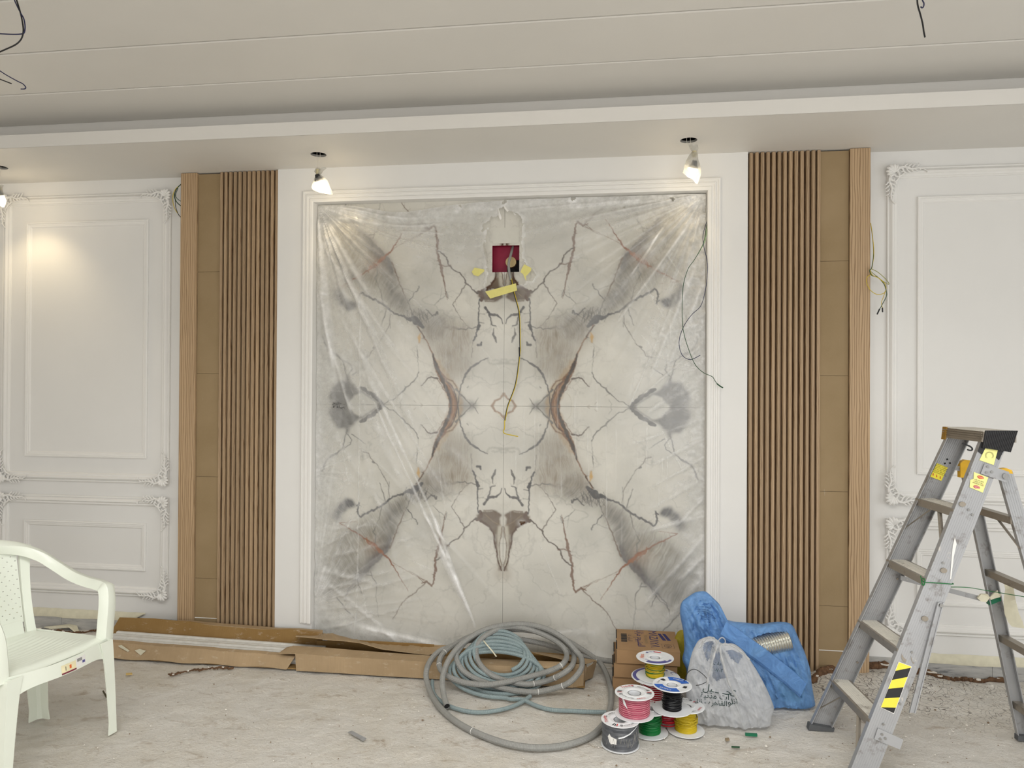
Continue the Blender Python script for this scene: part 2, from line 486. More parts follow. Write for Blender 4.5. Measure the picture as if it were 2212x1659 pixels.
# floor: rough plaster dust, denser mesh in view
def make_floor():
    xs = np.concatenate([np.linspace(XL-.05, -2.9, 12)[:-1], np.linspace(-2.9, 2.7, 420), np.linspace(2.7, XR+.05, 9)[1:]])
    ys = np.concatenate([np.linspace(YB-.05, 2.1, 20)[:-1], np.linspace(2.1, 4.3, 170)])
    nx, ny = len(xs), len(ys)
    X, Y = np.meshgrid(xs, ys)
    n = fbm((ny, nx), 26, 3, 5)-.5; n2 = fbm((ny, nx), 5, 9, 3)-.5
    amp = np.clip((Y-2.0)/.3, 0, 1)*np.clip((X+3)/.3, 0, 1)*np.clip((2.8-X)/.3, 0, 1)
    Z = -.007 + amp*(n*.013 + n2*.008 + np.clip(fbm((ny, nx), 12, 55, 4)-.62, 0, 1)*.03)
    # heaped plaster against the right-hand wall
    hump = np.exp(-((X-1.45)/.34)**2)*np.clip((Y-3.62)/.3, 0, 1)
    hump += .55*np.exp(-((X-1.1)/.12)**2)*np.clip((Y-3.6)/.2, 0, 1)*(Y < 4.0)
    hump += .35*np.clip((X-1.8)/.5, 0, 1)*np.clip((Y-3.75)/.25, 0, 1)
    Z += hump*(.05+.02*(n+n2))
    humpl = np.exp(-((X+3.0)/.35)**2)*np.clip((Y-3.8)/.15, 0, 1)
    Z += humpl*(.022+.02*n2)
    crack = np.clip(np.clip(hump*2.2, 0, 1) + np.exp(-((X-1.75)/.5)**2-((Y-3.7)/.22)**2), 0, 1)*np.clip(.35+fbm((ny, nx), 30, 21, 4)*1.1, 0, 1)
    A = np.stack([X, Y, Z], -1).reshape(-1, 3)
    j, i = np.mgrid[0:ny-1, 0:nx-1]; b = (j*nx+i).ravel()
    F = np.stack([b, b+1, b+nx+1, b+nx], 1)
    me = bpy.data.meshes.new('floor'); me.from_pydata(A.tolist(), [], F.tolist())
    at = me.attributes.new('crack', 'FLOAT', 'POINT'); at.data.foreach_set('value', crack.ravel().astype(np.float32))
    me.polygons.foreach_set('use_smooth', [True]*len(me.polygons)); me.materials.append(FLOOR)
    o = bpy.data.objects.new('floor', me); link(o, None, V(0, 0, 0)); tag(o, kind='structure')
make_floor()

# front wall: side faces, central projecting block around the niche
WX0, WX1 = -2.524, 1.341       # central block edges
NX0, NX1, NZ1 = -1.698, .510, 2.563
b = MB()
b.box((XL, YS, 0), (WX0, YS+.15, ZS)); b.box((WX1, YS, 0), (XR, YS+.15, ZS))
b.box((-1.923, YC, 0), (NX0, YS+.15, ZS)); b.box((NX1, YC, 0), (.720, YS+.15, ZS))
b.box((NX0, YC, NZ1), (NX1, YS+.15, ZS))
b.box((WX0, YC+.055, 0), (-1.923, YS+.15, ZS)); b.box((.720, YC+.055, 0), (WX1, YS+.15, ZS))
b.box((NX0, YM+.1, 0), (NX1, YS+.15, NZ1))
b.box((XL, YS, ZS), (XR, YS+.15, 3.15))
b.smooth = False
struct(b, 'wall_front', WALL)
b = MB(); b.smooth = False; b.box((XL-.15, YB, 0), (XL, YS+.15, 3.15)); struct(b, 'wall_left', WALL)
def wall_open(name, x0, x1, z1, holes, mk):
    "wall strip with rectangular window openings; mk maps (a, z) box to world"
    m = MB(); m.smooth = False; a = x0
    for (h0, h1, g0, g1) in holes:
        mk(m, a, h0, 0, z1); mk(m, h0, h1, 0, g0); mk(m, h0, h1, g1, z1); a = h1
    mk(m, a, x1, 0, z1); struct(m, name, WALL)
wall_open('wall_right', YB, YS+.15, 3.15, [(-1.1, 2.2, .15, 2.35)], lambda m, a, b_, c, d: m.box((XR, a, c), (XR+.15, b_, d)))
wall_open('wall_rear', XL, XR, 3.15, [(-3.9, -1.3, .15, 2.45), (.4, 3.0, .15, 2.45)], lambda m, a, b_, c, d: m.box((a, YB-.15, c), (b_, YB, d)))
def window(name, pts):   # frame bars of each opening
    m = MB(); m.smooth = False
    for a, b_ in pts: m.box(a, b_)
    struct(m, name, WHITEP)
window('window_1', [((XR+.04, -1.1, .15), (XR+.09, 2.2, .21)), ((XR+.04, -1.1, 2.29), (XR+.09, 2.2, 2.35)), ((XR+.04, .52, .21), (XR+.09, .58, 2.29)), ((XR+.04, -1.1, .21), (XR+.09, -1.04, 2.29)), ((XR+.04, 2.14, .21), (XR+.09, 2.2, 2.29))])
for k, (a, b_) in enumerate(((-3.9, -1.3), (.4, 3.0))):
    window('window_%d' % (k+2), [((a, YB-.09, .15), (b_, YB-.04, .21)), ((a, YB-.09, 2.39), (b_, YB-.04, 2.45)), ((a, YB-.09, .21), (a+.06, YB-.04, 2.39)), ((b_-.06, YB-.09, .21), (b_, YB-.04, 2.39)), (((a+b_)/2-.03, YB-.09, .21), ((a+b_)/2+.03, YB-.04, 2.39))])

# upper ceiling: long boards with recessed joints
RX0, RX1, RY0, RY1 = -2.0, 1.8, -.10, 1.224       # added, unseen roof opening behind the camera for the overhead fill
b = MB(); b.smooth = False
b.box((XL-.15, RY1, ZU+.012), (XR+.15, YS+.15, 3.15)); b.box((XL-.15, YB-.15, ZU+.012), (XR+.15, RY0, 3.15))
b.box((XL-.15, RY0, ZU+.012), (RX0, RY1, 3.15)); b.box((RX1, RY0, ZU+.012), (XR+.15, RY1, 3.15))
ceil = struct(b, 'ceiling', CEIL)
edges = [3.60, 3.209, 2.812, 2.415, 2.018, 1.621, 1.224, -.10, -.7, -1.7, -2.7, YB]
for k in range(len(edges)-1):
    b = MB(); b.smooth = False; y1, y0 = edges[k], edges[k+1]; g = .0035
    ya, yb = y0+(g if k < len(edges)-2 else 0), y1-(g if k else 0)
    for XA, XB in (((XL, RX0), (RX1, XR)) if k == 6 else ((XL, XR),)):
      b.add([(XA, ya, ZU+.012), (XA, ya, ZU+.003), (XA, ya+.006, ZU), (XA, yb-.006, ZU), (XA, yb, ZU+.003), (XA, yb, ZU+.012),
           (XB, ya, ZU+.012), (XB, ya, ZU+.003), (XB, ya+.006, ZU), (XB, yb-.006, ZU), (XB, yb, ZU+.003), (XB, yb, ZU+.012)],
          [(i, i+6, i+7, i+1) for i in range(5)])
    b.build('ceiling_panel', CEIL, ceil)
b = MB(); b.smooth = False
for a, c in (((RX0, RY0), (RX1, RY0+.04)), ((RX0, RY1-.04), (RX1, RY1)), ((RX0, RY0), (RX0+.04, RY1)), ((RX1-.04, RY0), (RX1, RY1))): b.box((a[0], a[1], 3.06), (c[0], c[1], 3.12))
struct(b, 'window_4', WHITEP)  # frame of the added roof opening, not a known window
# dropped soffit with light trough behind its lip; round cut-outs
HOLES = [(-1.580, 3.743), (.388, 3.750), (-3.520, 3.743)]
def soffit():
    b = MB(); b.smooth = False
    zb, zt = ZS, ZS+.012
    y0, y1 = 3.447, YS+.02
    HR, n = .0425, 32
    hx = sorted(HOLES); xs = [XL]
    for h in hx: xs += [h[0]-.08, h[0]+.08]
    xs.append(XR)
    for k in range(0, len(xs), 2): b.add([(xs[k], y0, zb), (xs[k+1], y0, zb), (xs[k+1], y1, zb), (xs[k], y1, zb)], [(0, 3, 2, 1)])
    for (cx, cy) in hx:
        a0, a1, c0, c1 = cx-.08, cx+.08, cy-.08, cy+.08
        b.add([(a0, y0, zb), (a1, y0, zb), (a1, c0, zb), (a0, c0, zb)], [(0, 3, 2, 1)])
        b.add([(a0, c1, zb), (a1, c1, zb), (a1, y1, zb), (a0, y1, zb)], [(0, 3, 2, 1)])
        ring = []; sq = []
        for i in range(n):
            a = 2*PI*i/n; ca, sa = math.cos(a), math.sin(a); m_ = max(abs(ca), abs(sa))
            ring.append((cx+HR*ca, cy+HR*sa, zb)); sq.append((cx+.08*ca/m_, cy+.08*sa/m_, zb))
        up = [(p[0], p[1], zt) for p in ring]
        b.add(ring+sq, [(i, (i+1) % n, n+(i+1) % n, n+i) for i in range(n)])
        b.mi = 1; b.add(ring+up, [(i, n+i, n+(i+1) % n, (i+1) % n) for i in range(n)]); b.mi = 0
    # fascia, lip top, trough back
    b.box((XL, 3.4469, ZS+.0008), (XR, 3.462, 2.835)); b.box((XL, 3.462, ZS+.05), (XR, 3.60, ZS+.062))
    b.box((XL, 3.60, ZS+.012), (XR, 3.615, ZU+.01))
    return struct(b, 'ceiling_soffit', [CEIL, GYPSUM])
soffit()
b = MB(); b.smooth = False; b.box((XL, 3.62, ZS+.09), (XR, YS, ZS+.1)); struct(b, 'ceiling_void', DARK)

# ---------------------------------------------------------------- mouldings
P_OUT = [(0, 0), (0, .008), (.004, .012), (.009, .012), (.011, .008), (.017, .015), (.024, .019), (.031, .019), (.036, .015), (.038, .011), (.048, .011), (.052, .006), (.056, .004), (.057, 0)]
P_IN = [(0, 0), (0, .009), (.004, .011), (.009, .011), (.011, .007), (.018, .008), (.022, .006), (.028, .006), (.032, .003), (.034, 0)]
P_NICHE = [(0, 0), (0, .012), (.005, .016), (.012, .016), (.014, .012), (.022, .013), (.026, .019), (.034, .020), (.038, .016), (.046, .016), (.050, .023), (.062, .024), (.069, .021), (.0696, -.0445)]
def frame(name, x0, x1, z0, z1, Y, prof, mat=TRIM, open_bottom=False):
    b = MB(); rings = []
    for o, h in prof:
        h = h*1.12 if prof is not P_NICHE else h
        if open_bottom: rings.append([V(x0+o, Y-h, z0), V(x0+o, Y-h, z1-o), V(x1-o, Y-h, z1-o), V(x1-o, Y-h, z0)])
        else: rings.append([V(x0+o, Y-h, z0+o), V(x0+o, Y-h, z1-o), V(x1-o, Y-h, z1-o), V(x1-o, Y-h, z0+o)])
    b.loft(rings, cap=False, closed=not open_bottom)
    if open_bottom:
        b.add([r[0] for r in rings], [tuple(range(len(rings)))]); b.add([r[3] for r in rings], [tuple(range(len(rings)))[::-1]])
    return struct(b, name, mat, sharp=25)
def ornament():
    "plaster corner: shell fan and two acanthus arms; corner at origin, arms along +x and +z, relief towards -y"
    b = MB()
    def stroke(pts, r0, r1, fl=.8, h=.012):
        P = catmull([V(p[0], -h-(p[2] if len(p) > 2 else 0), p[1]) for p in pts], 5)
        n = len(P); rs = [max(.0011, (r0+(r1-r0)*k/(n-1))*math.sin(PI*(.18+.82*min(1, (k+1)/n*1.0)))**.35) for k in range(n)]
        b.tube(P, rs, 6, fl, up=(0, 1, 0))
    for k in range(8):       # shell lobes fanning outwards
        a = math.radians(225-84+24*k); L = .052-.004*abs(k-3.5)
        c = V(.044, -.012, .044); d = V(math.cos(a), 0, math.sin(a))
        P = [c+d*L*t+V(0, -.010*math.sin(PI*t*.8), 0) for t in (0, .2, .45, .7, .88, 1)]
        b.tube(P, [.002, .0035, .0060, .0085, .0075, .003], 7, .75, up=(0, 1, 0))
    for sw in (0, 1):
        f = (lambda x, z, h=0: (x, z, h)) if sw == 0 else (lambda x, z, h=0: (z, x, h))
        # C-scroll
        sp = [f(.075+(.020*(1-t/9))*math.cos(2.6+t*.75), .036+(.020*(1-t/9))*math.sin(2.6+t*.75), .004) for t in range(9)]
        stroke(sp, .006, .003)
        stroke([f(.045, .062), f(.062, .066, .003), f(.082, .056, .004), f(.098, .040, .002)], .0065, .004)
        # main stem tapering to the tip
        stroke([f(.058, .020), f(.09, .016, .003), f(.125, .028, .004), f(.16, .024, .003), f(.188, .030, .001), f(.205, .040)], .0075, .0028)
        for k in range(6):   # leaves curling off the stem
            x = .082+.019*k; q = 1-.09*k
            stroke([f(x, .022), f(x+.006, .036*q+.004, .004), f(x+.018*q, .046*q+.004, .004), f(x+.026*q, .050*q)], .0058*q, .0022)
        for k in range(4):
            x = .085+.021*k; q = 1-.12*k
            stroke([f(x, .020), f(x+.012, .008, .003), f(x+.022*q, .000, .002), f(x+.018*q, -.006*q)], .0052*q, .002)
        stroke([f(.20, .038), f(.206, .046, .002), f(.200, .050)], .004, .003)
    # ground under the relief
    b.prism([V(.012, -.007, .012), V(.085, -.007, .010), V(.17, -.007, .018), V(.17, -.007, .034), V(.085, -.007, .050), V(.050, -.007, .085), V(.034, -.007, .17), V(.018, -.007, .17), V(.010, -.007, .085)], (0, .016, 0))
    return b
ob = ornament()
def put_orn(par, x, z, sx, sz, s=1.0):
    m = MB(); m.add([(x+p[0]*sx*s, YS-.0125+p[1]*1.2, z+p[2]*sz*s) for p in ob.v], ob.f if sx*sz > 0 else [f[::-1] for f in ob.f])
    m.build('corner_ornament', TRIM, par)
n = 1
for (x0, x1, z0, z1, i) in [(-3.775, -2.640, .910, 2.677, 0), (-3.775, -2.640, .222, .825, 0), (1.444, 2.580, .910, 2.677, 0), (1.444, 2.580, .222, .825, 0)]:
    fr = frame('trim_%d' % n, x0, x1, z0, z1, YS, P_OUT); n += 1
    e = .012
    put_orn(fr, x0-e, z0-e, 1, 1); put_orn(fr, x1+e, z0-e, -1, 1); put_orn(fr, x0-e, z1+e, 1, -1); put_orn(fr, x1+e, z1+e, -1, -1)
for (x0, x1, z0, z1) in [(-3.612, -2.788, 1.060, 2.515), (-3.612, -2.788, .377, .667), (1.596, 2.420, 1.060, 2.520), (1.596, 2.420, .377, .667)]:
    frame('trim_%d' % n, x0, x1, z0, z1, YS, P_IN); n += 1
for (x0, x1, z0, z1, pr, a) in [(-5.02, -3.93, .910, 2.677, P_OUT, 0), (-5.02, -3.93, .222, .825, P_OUT, 0), (-4.86, -4.09, 1.06, 2.515, P_IN, 0)]:
    frame('trim_%d' % n, x0, x1, z0, z1, YS, pr); n += 1
frame('trim_%d' % n, -1.767, .579, .145, 2.632-.0, YC, P_NICHE, open_bottom=True); n += 1

# marble skirting with torn masking tape over its top edge
for nm, xa, xb in (('baseboard_left', XL, WX0), ('baseboard_right', WX1, XR)):
    b = MB(); b.smooth = False; x = xa; k = 0
    o = empty(nm, ((xa+xb)/2, YS, 0), kind='structure')
    while x < xb-.01:
        x2 = min(x+.62, xb)
        m = MB(); m.smooth = False; m.box((x+.0008, YS-.014, 0), (x2-.0008, YS, .092-.001*(k % 2))); m.build('marble_tile', MARB, o)
        x = x2; k += 1
def tape(name, x0, x1, z0, z1, label, seed, torn_left=0, torn_right=0):
    rg = random.Random(seed); n = 60
    top = [z1+rg.uniform(-.0015, .0015) for _ in range(n+1)]
    bot = [z0+.003*math.sin(k*.5+seed)+rg.uniform(-.001, .001) for k in range(n+1)]
    b = MB(); rings = []
    for k in range(n+1):
        x = x0+(x1-x0)*k/n; w = .002*math.sin(k*.9+seed)+.001
        if torn_right and k > n-3: bot[k] = z0+(z1-z0)*(.3*(k-n+3))
        rings.append([V(x, YS-.0165-w, bot[k]), V(x, YS-.0175-abs(w), (bot[k]*.6+top[k]*.4)), V(x, YS-.006, top[k]-.008), V(x, YS-.0012, top[k])])
    b.loft(rings, cap=False, closed=False)
    b.build(name, TAPEC, label=label, cat='tape', sharp=80)
tape('masking_tape', -4.6, -2.79, .074, .124, 'long strip of cream masking tape along the left marble skirting, behind the white chair', 1, torn_right=1)
tape('masking_tape', 1.62, 4.4, .078, .126, 'long strip of cream masking tape along the right marble skirting, behind the ladder', 2)

# ---------------------------------------------------------------- wood-clad pilasters
def pilaster(x0, mirror, label):
    w = .612; x1 = x0+w
    X = (lambda a: x0+a) if not mirror else (lambda a: x1-a)
    root = empty('wood_wall_panel', ((x0+x1)/2, YC, 0), label, 'wall panel', kind=None)
    def bx(m, a0, a1, y0, y1, z0, z1):
        A, B = sorted((X(a0), X(a1))); m.box((A, y0, z0), (B, y1, z1)); return m
    zt = ZS-.003
    m = MB(); m.smooth = False; bx(m, 0, .100, YC-.004, YC+.05, .02, zt).build('oak_board', OAK, root)
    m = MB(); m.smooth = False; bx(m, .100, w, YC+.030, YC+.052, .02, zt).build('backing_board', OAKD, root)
    zs = [.03, .135, .366, .966, 1.577, 2.177, zt]
    zs = [.03, .135, .368, .968, 1.575, 2.178, zt-.004]
    for k in range(len(zs)-1):
        m = MB(); m.smooth = False
        bx(m, .1025, .2475, YC+.012, YC+.030, zs[k]+.0008, zs[k+1]-.0008).build('fibreboard_panel', MDF, root)
    m = MB(); m.smooth = False; bx(m, .1025, .2475, YC+.0095, YC+.013, .1335, .1372).build('white_joint_strip', PAPER, root)
    m = MB(); m.smooth = False; bx(m, .2475, .2625, YC+.000, YC+.030, .02, zt).build('edge_strip', OAKS, root)
    p = (w-.2665)/12.0
    for k in range(12):
        a = .2665+k*p; g = .0078
        xs = [a+g*.5, a+g*.62, a+g*.62+.003, a+p-g*.62-.003, a+p-g*.62, a+p-g*.5]; ys = [YC+.030, YC+.006, YC, YC, YC+.006, YC+.030]
        m = MB(); m.smooth = False
        poly = [V(X(q), y, .02) for q, y in zip(xs, ys)]
        if mirror: poly = poly[::-1]
        m.prism(poly, (0, 0, zt-.02)); m.build('oak_slat', OAKS, root)
    return root
pilaster(-2.529, False, 'oak and fluted wood wall panel left of the plastic-covered marble, beside the white chair')
pilaster(.724, True, 'oak and fluted wood wall panel right of the plastic-covered marble, behind the ladder')
# ================================================================ book-matched marble
SX, SZ = -.594, 1.400
QW, QH = 1.106, 1.40
NXq, NZq = 332, 421
du, dv = QW/(NXq-1), QH/(NZq-1)
def uvq(px, py):
    p = PY(px, py, YM); return (abs(p.x-SX)/du, (SZ-p.z)/dv)
def A7(x, y): return uvq(640+x/4.608, 720+y/4.608)
def A8(x, y): return uvq(640+x/4.608, 1040+y/4.608)
def A5(x, y): return uvq(860+x/3.95, 860+y/3.95)
PXU = uvq(800, 1200); PXS = abs(uvq(801, 1200)[0]-PXU[0])     # grid cells per photo pixel
img = np.zeros((NZq, NXq, 3))
b0 = fbm((NZq, NXq), 70, 5, 5)
for k, (a, b_) in enumerate(zip(C(219, 216, 207), C(193, 191, 183))): 
    if k < 3: img[:, :, k] = b_+(a-b_)*np.clip(b0*1.6-.3, 0, 1)
YY, XX = np.mgrid[0:NZq, 0:NXq]
jr = np.random.default_rng(5)
streak = fbm((NZq, NXq), 6, 31, 3)
def blend(mask, col):
    c = C(*col); 
    for k in range(3): img[:, :, k] = img[:, :, k]*(1-mask)+c[k]*mask
def jag(pts, amp, seg=2.2):
    "subdivide with a random sideways wander"
    wm = [1.0]
    out = [pts[0]]
    for (a, b_) in zip(pts[:-1], pts[1:]):
        a = np.array(a, float); b2 = np.array(b_, float); L = np.hypot(*(b2[:2]-a[:2])); n = max(1, int(L/seg))
        d = (b2[:2]-a[:2])/max(L, 1e-6); nn = np.array([-d[1], d[0]]); o = 0
        for k in range(1, n+1):
            t = k/n; p = a+(b2-a)*t; o = .72*o+jr.normal(0, amp*.8)
            w = 1 if k < n else .5
            p = p.copy(); p[:2] += nn*(o+jr.normal(0, amp*.35))*w; wm[0] = .8*wm[0]+.2*jr.uniform(.45, 1.6); p[2] *= wm[0]*jr.uniform(.75, 1.25)
            out.append(tuple(p))
    return out
def vein(conv, pts, col, alpha=.85, amp=.9, soft=.7, wsc=1.0):
    """pts: (x, y, width in crop px)"""
    sc = (1/4.608 if conv is not A5 else 1/3.95)*PXS
    P = [(*conv(p[0], p[1]), max(p[2]*sc*.5*wsc, .28)) for p in pts]
    P = jag(P, amp*.62)
    mask = np.zeros((NZq, NXq)); segs = list(zip(P[:-1], P[1:]))
    if alpha > .6 and soft < 1:      # small side cracks
        for q in range(2, len(P)-2):
            if jr.random() < .09:
                a = math.atan2(P[q+1][1]-P[q-1][1], P[q+1][0]-P[q-1][0])+jr.choice([-1, 1])*jr.uniform(.5, 1.4); o = P[q]
                for _ in range(jr.integers(2, 5)):
                    n_ = (o[0]+2.2*math.cos(a), o[1]+2.2*math.sin(a), max(.2, o[2]*.45)); segs.append(((o[0], o[1], n_[2]), n_)); o = n_; a += jr.normal(0, .5)
    for a, b_ in segs:
        r = max(a[2], b_[2])+2.5
        x0, x1 = int(max(0, min(a[0], b_[0])-r)), int(min(NXq, max(a[0], b_[0])+r+2))
        y0, y1 = int(max(0, min(a[1], b_[1])-r)), int(min(NZq, max(a[1], b_[1])+r+2))
        if x1 <= x0 or y1 <= y0: continue
        X, Y = XX[y0:y1, x0:x1], YY[y0:y1, x0:x1]
        dx, dy = b_[0]-a[0], b_[1]-a[1]; L2 = dx*dx+dy*dy+1e-9
        t = np.clip(((X-a[0])*dx+(Y-a[1])*dy)/L2, 0, 1)
        d = np.hypot(X-a[0]-t*dx, Y-a[1]-t*dy); w = a[2]+(b_[2]-a[2])*t
        m = np.clip((w+soft-d)/(soft*1.6), 0, 1)*np.clip(w/.55, .35, 1)
        mask[y0:y1, x0:x1] = np.maximum(mask[y0:y1, x0:x1], m)
    blend((mask*min(1, alpha*1.15)*(.85+.3*streak)).clip(0, 1), col)
def blur(m, r):
    for _ in range(3):
        for ax in (0, 1):
            c = np.cumsum(np.pad(m, [(r+1, r) if a == ax else (0, 0) for a in (0, 1)], mode='edge'), axis=ax)
            n = m.shape[ax]
            m = (np.take(c, range(2*r+1, 2*r+1+n), axis=ax)-np.take(c, range(0, n), axis=ax))/(2*r+1)
    return m
def region(conv, pts, col, alpha=.6, soft=5, st=None, rag=1.0, sd=1):
    P = np.array([conv(*p) for p in pts]); m = np.zeros((NZq, NXq), bool)
    wx = (fbm((NZq, NXq), 14, 100+sd, 4)-.5)*14*rag; wy = (fbm((NZq, NXq), 14, 200+sd, 4)-.5)*14*rag
    X, Y = XX+wx, YY+wy; j = len(P)-1
    for i in range(len(P)):
        xi, yi = P[i]; xj, yj = P[j]
        c = ((yi > Y) != (yj > Y)) & (X < (xj-xi)*(Y-yi)/(yj-yi+1e-9)+xi); m ^= c; j = i
    m = m.astype(float)
    if soft: m = blur(m, soft)
    if st is not None:      # directional streaks
        a, f = st; ca, sa = math.cos(a), math.sin(a)
        wv = (fbm((NZq, NXq), 34, 300+sd, 4)-.5)*26; u = (XX*ca+YY*sa)+wv*.6; v = (-XX*sa+YY*ca)*1.3+wv; f = f*.42
        g = np.random.default_rng(40+sd).random((90, 400))
        ui = (u/26+20); vi = (v/1.6+150)
        u0 = ui.astype(int) % 89; v0 = vi.astype(int) % 399; fu = ui-np.floor(ui); fv = vi-np.floor(vi)
        s_ = (g[u0, v0]*(1-fv)+g[u0, v0+1]*fv)*(1-fu)+(g[u0+1, v0]*(1-fv)+g[u0+1, v0+1]*fv)*fu
        m = m*np.clip(1-f+f*2*s_, 0, 1.3)*(.45+1.1*fbm((NZq, NXq), 22, 400+sd, 5))
    blend(np.clip(m*alpha*1.15, 0, 1), tuple(c*.9 for c in col))

G1, G2, G3 = (62, 62, 66), (96, 95, 92), (128, 126, 120)
BR, BD, RU = (98, 62, 32), (46, 30, 20), (128, 70, 30)
# hazes
region(A8, [(1200, 90), (1060, 360), (985, 520), (930, 660), (700, 900), (520, 1080), (420, 1190), (250, 1150), (180, 900), (330, 700), (440, 450), (640, 380), (850, 250), (1040, 130)], (150, 145, 132), .62, 9, (-1.05, .8), 1, 2)
region(A8, [(1130, 100), (1080, 300), (1000, 480), (900, 640), (820, 760), (700, 900), (560, 1040), (600, 900), (760, 680), (860, 450), (900, 280)], (112, 108, 102), .6, 7, (-1.05, 1), 1, 3)
region(A8, [(980, 480), (955, 600), (900, 700), (780, 800), (690, 910), (560, 1040), (620, 900), (720, 780), (860, 640), (930, 540)], (84, 80, 80), .8, 3, (-1.0, .6), 1, 4)
region(A8, [(860, 640), (840, 720), (700, 690), (640, 560), (720, 570)], (160, 112, 62), .45, 10, None, 1, 5)
region(A8, [(400, 560), (420, 760), (250, 800), (190, 620)], (140, 130, 108), .3, 12, (-1.0, .8), 1, 6)
region(A7, [(1480, 900), (1690, 1040), (1760, 1300), (1800, 1560), (1500, 1560), (1200, 1620), (1230, 1440), (1360, 1240), (1400, 1080)], (158, 146, 128), .62, 10, (1.45, .8), 1, 7)
region(A7, [(1450, 1350), (1300, 1420), (1200, 1560), (1110, 1650), (1250, 1680), (1500, 1600)], (112, 108, 102), .55, 8, (-1.0, 1), 1, 8)
region(A7, [(1590, 700), (1745, 700), (1680, 800), (1610, 890)], (150, 148, 142), .75, 3, None, .6, 9)
region(A7, [(1735, 690), (1815, 690), (1800, 725), (1760, 745), (1715, 770)], (112, 110, 106), .8, 3, None, .6, 10)
# grey blob with the white diamond
region(A7, [(330, 680), (330, 740), (350, 860), (430, 950), (490, 955), (500, 1010), (535, 1000), (545, 930), (640, 870), (880, 690), (600, 690)], (104, 102, 98), .9, 2, (.3, .35), .8, 11)
region(A7, [(500, 690), (515, 725), (560, 770), (575, 800), (625, 822), (655, 828), (690, 805), (790, 740), (812, 715), (812, 690)], (214, 212, 203), .97, 1, None, .12, 12)
region(A7, [(880, 690), (880, 760), (720, 850), (690, 860), (760, 780)], (196, 194, 184), .0, 1, None, .3, 13)
# left grey flame above the seam of the lower quadrant
region(A8, [(500, 165), (575, 185), (605, 240), (560, 250), (500, 280), (450, 340), (425, 400), (380, 330), (430, 230)], (84, 84, 88), .85, 2, (-1.0, .5), .9, 14)
region(A8, [(440, 220), (430, 400), (330, 430), (220, 360), (260, 280), (380, 180)], (136, 134, 130), .5, 8, (-.9, .8), 1, 15)
# funnel
region(A8, [(1800, 330), (1860, 290), (1985, 285), (2040, 340), (2090, 370), (2110, 900), (2066, 885), (2030, 840), (2003, 780), (1985, 640), (1958, 500), (1915, 440), (1850, 405), (1800, 385)], (112, 92, 72), .93, 1, (1.4, .3), .45, 16)
region(A8, [(2040, 380), (2110, 380), (2110, 470), (2060, 470), (2030, 560), (1990, 450)], (150, 136, 112), .7, 4, None, .3, 17)
region(A8, [(2110, 440), (2068, 450), (2035, 560), (2020, 650), (2026, 760), (2066, 850), (2110, 850)], (208, 202, 186), .93, 1, None, .25, 18)
region(A8, [(2110, 860), (2045, 870), (2050, 960), (2110, 1000)], (150, 128, 104), .5, 5, None, .4, 19)
vein(A8, [(1790, 372, 26), (1850, 400, 22), (1915, 440, 20), (1958, 505, 14), (1985, 640, 12), (2003, 780, 12), (2030, 845, 12), (2068, 885, 10)], (74, 44, 20), .9, 1.0)
vein(A8, [(1830, 300, 30), (1840, 350, 34), (1800, 385, 24)], (80, 50, 28), .85, 1)
vein(A8, [(1870, 290, 14), (1960, 292, 8), (2030, 345, 6), (2100, 372, 6)], (96, 70, 46), .6, .8)
vein(A8, [(2066, 450, 6), (2035, 560, 8), (2020, 650, 6), (2026, 760, 8), (2066, 850, 8)], (92, 64, 40), .7, .5)
vein(A8, [(1880, 330, 5), (1960, 400, 7), (2040, 440, 5)], (150, 128, 100), .5, .5)
# main rust band
Mb = [(1568, 690, 74), (1566, 740, 70), (1550, 800, 66), (1510, 900, 66), (1455, 985, 52), (1405, 1065, 36), (1372, 1150, 24), (1350, 1230, 12), (1300, 1340, 8), (1240, 1430, 9), (1190, 1520, 8), (1168, 1600, 8)]
vein(A7, [(x+26, y, w*1.5) for x, y, w in Mb[:7]], (170, 146, 112), .55, .6, 3)
vein(A7, Mb, (122, 84, 52), .92, .8, 1.1)
vein(A7, [(1540, 690, 14), (1533, 760, 18), (1505, 860, 26), (1460, 950, 34), (1412, 1050, 30), (1375, 1150, 22), (1352, 1230, 12)], (50, 38, 30), .85, .8)
vein(A7, [(1600, 690, 12), (1598, 770, 10), (1570, 870, 10), (1530, 930, 9), (1490, 960, 7)], (64, 44, 34), .8, .7)
vein(A7, [(1570, 690, 10), (1568, 780, 12), (1530, 880, 10), (1480, 950, 9)], (168, 128, 88), .5, .5)
vein(A7, [(1405, 985, 13), (1340, 1003, 12), (1300, 975, 8), (1240, 910, 5)], (70, 50, 38), .8)
vein(A7, [(1400, 980, 8), (1440, 930, 6), (1472, 870, 5)], (110, 72, 44), .7)
vein(A7, [(1215, 1340, 12), (1214, 1390, 24), (1226, 1430, 10)], (196, 160, 100), .8, .6, 1.5)
vein(A7, [(1207, 1040, 4), (1205, 1180, 4), (1200, 1245, 9), (1202, 1300, 3)], G2, .7)
vein(A7, [(1190, 1500, 8), (1270, 1390, 7), (1240, 1380, 5)], BD, .7)
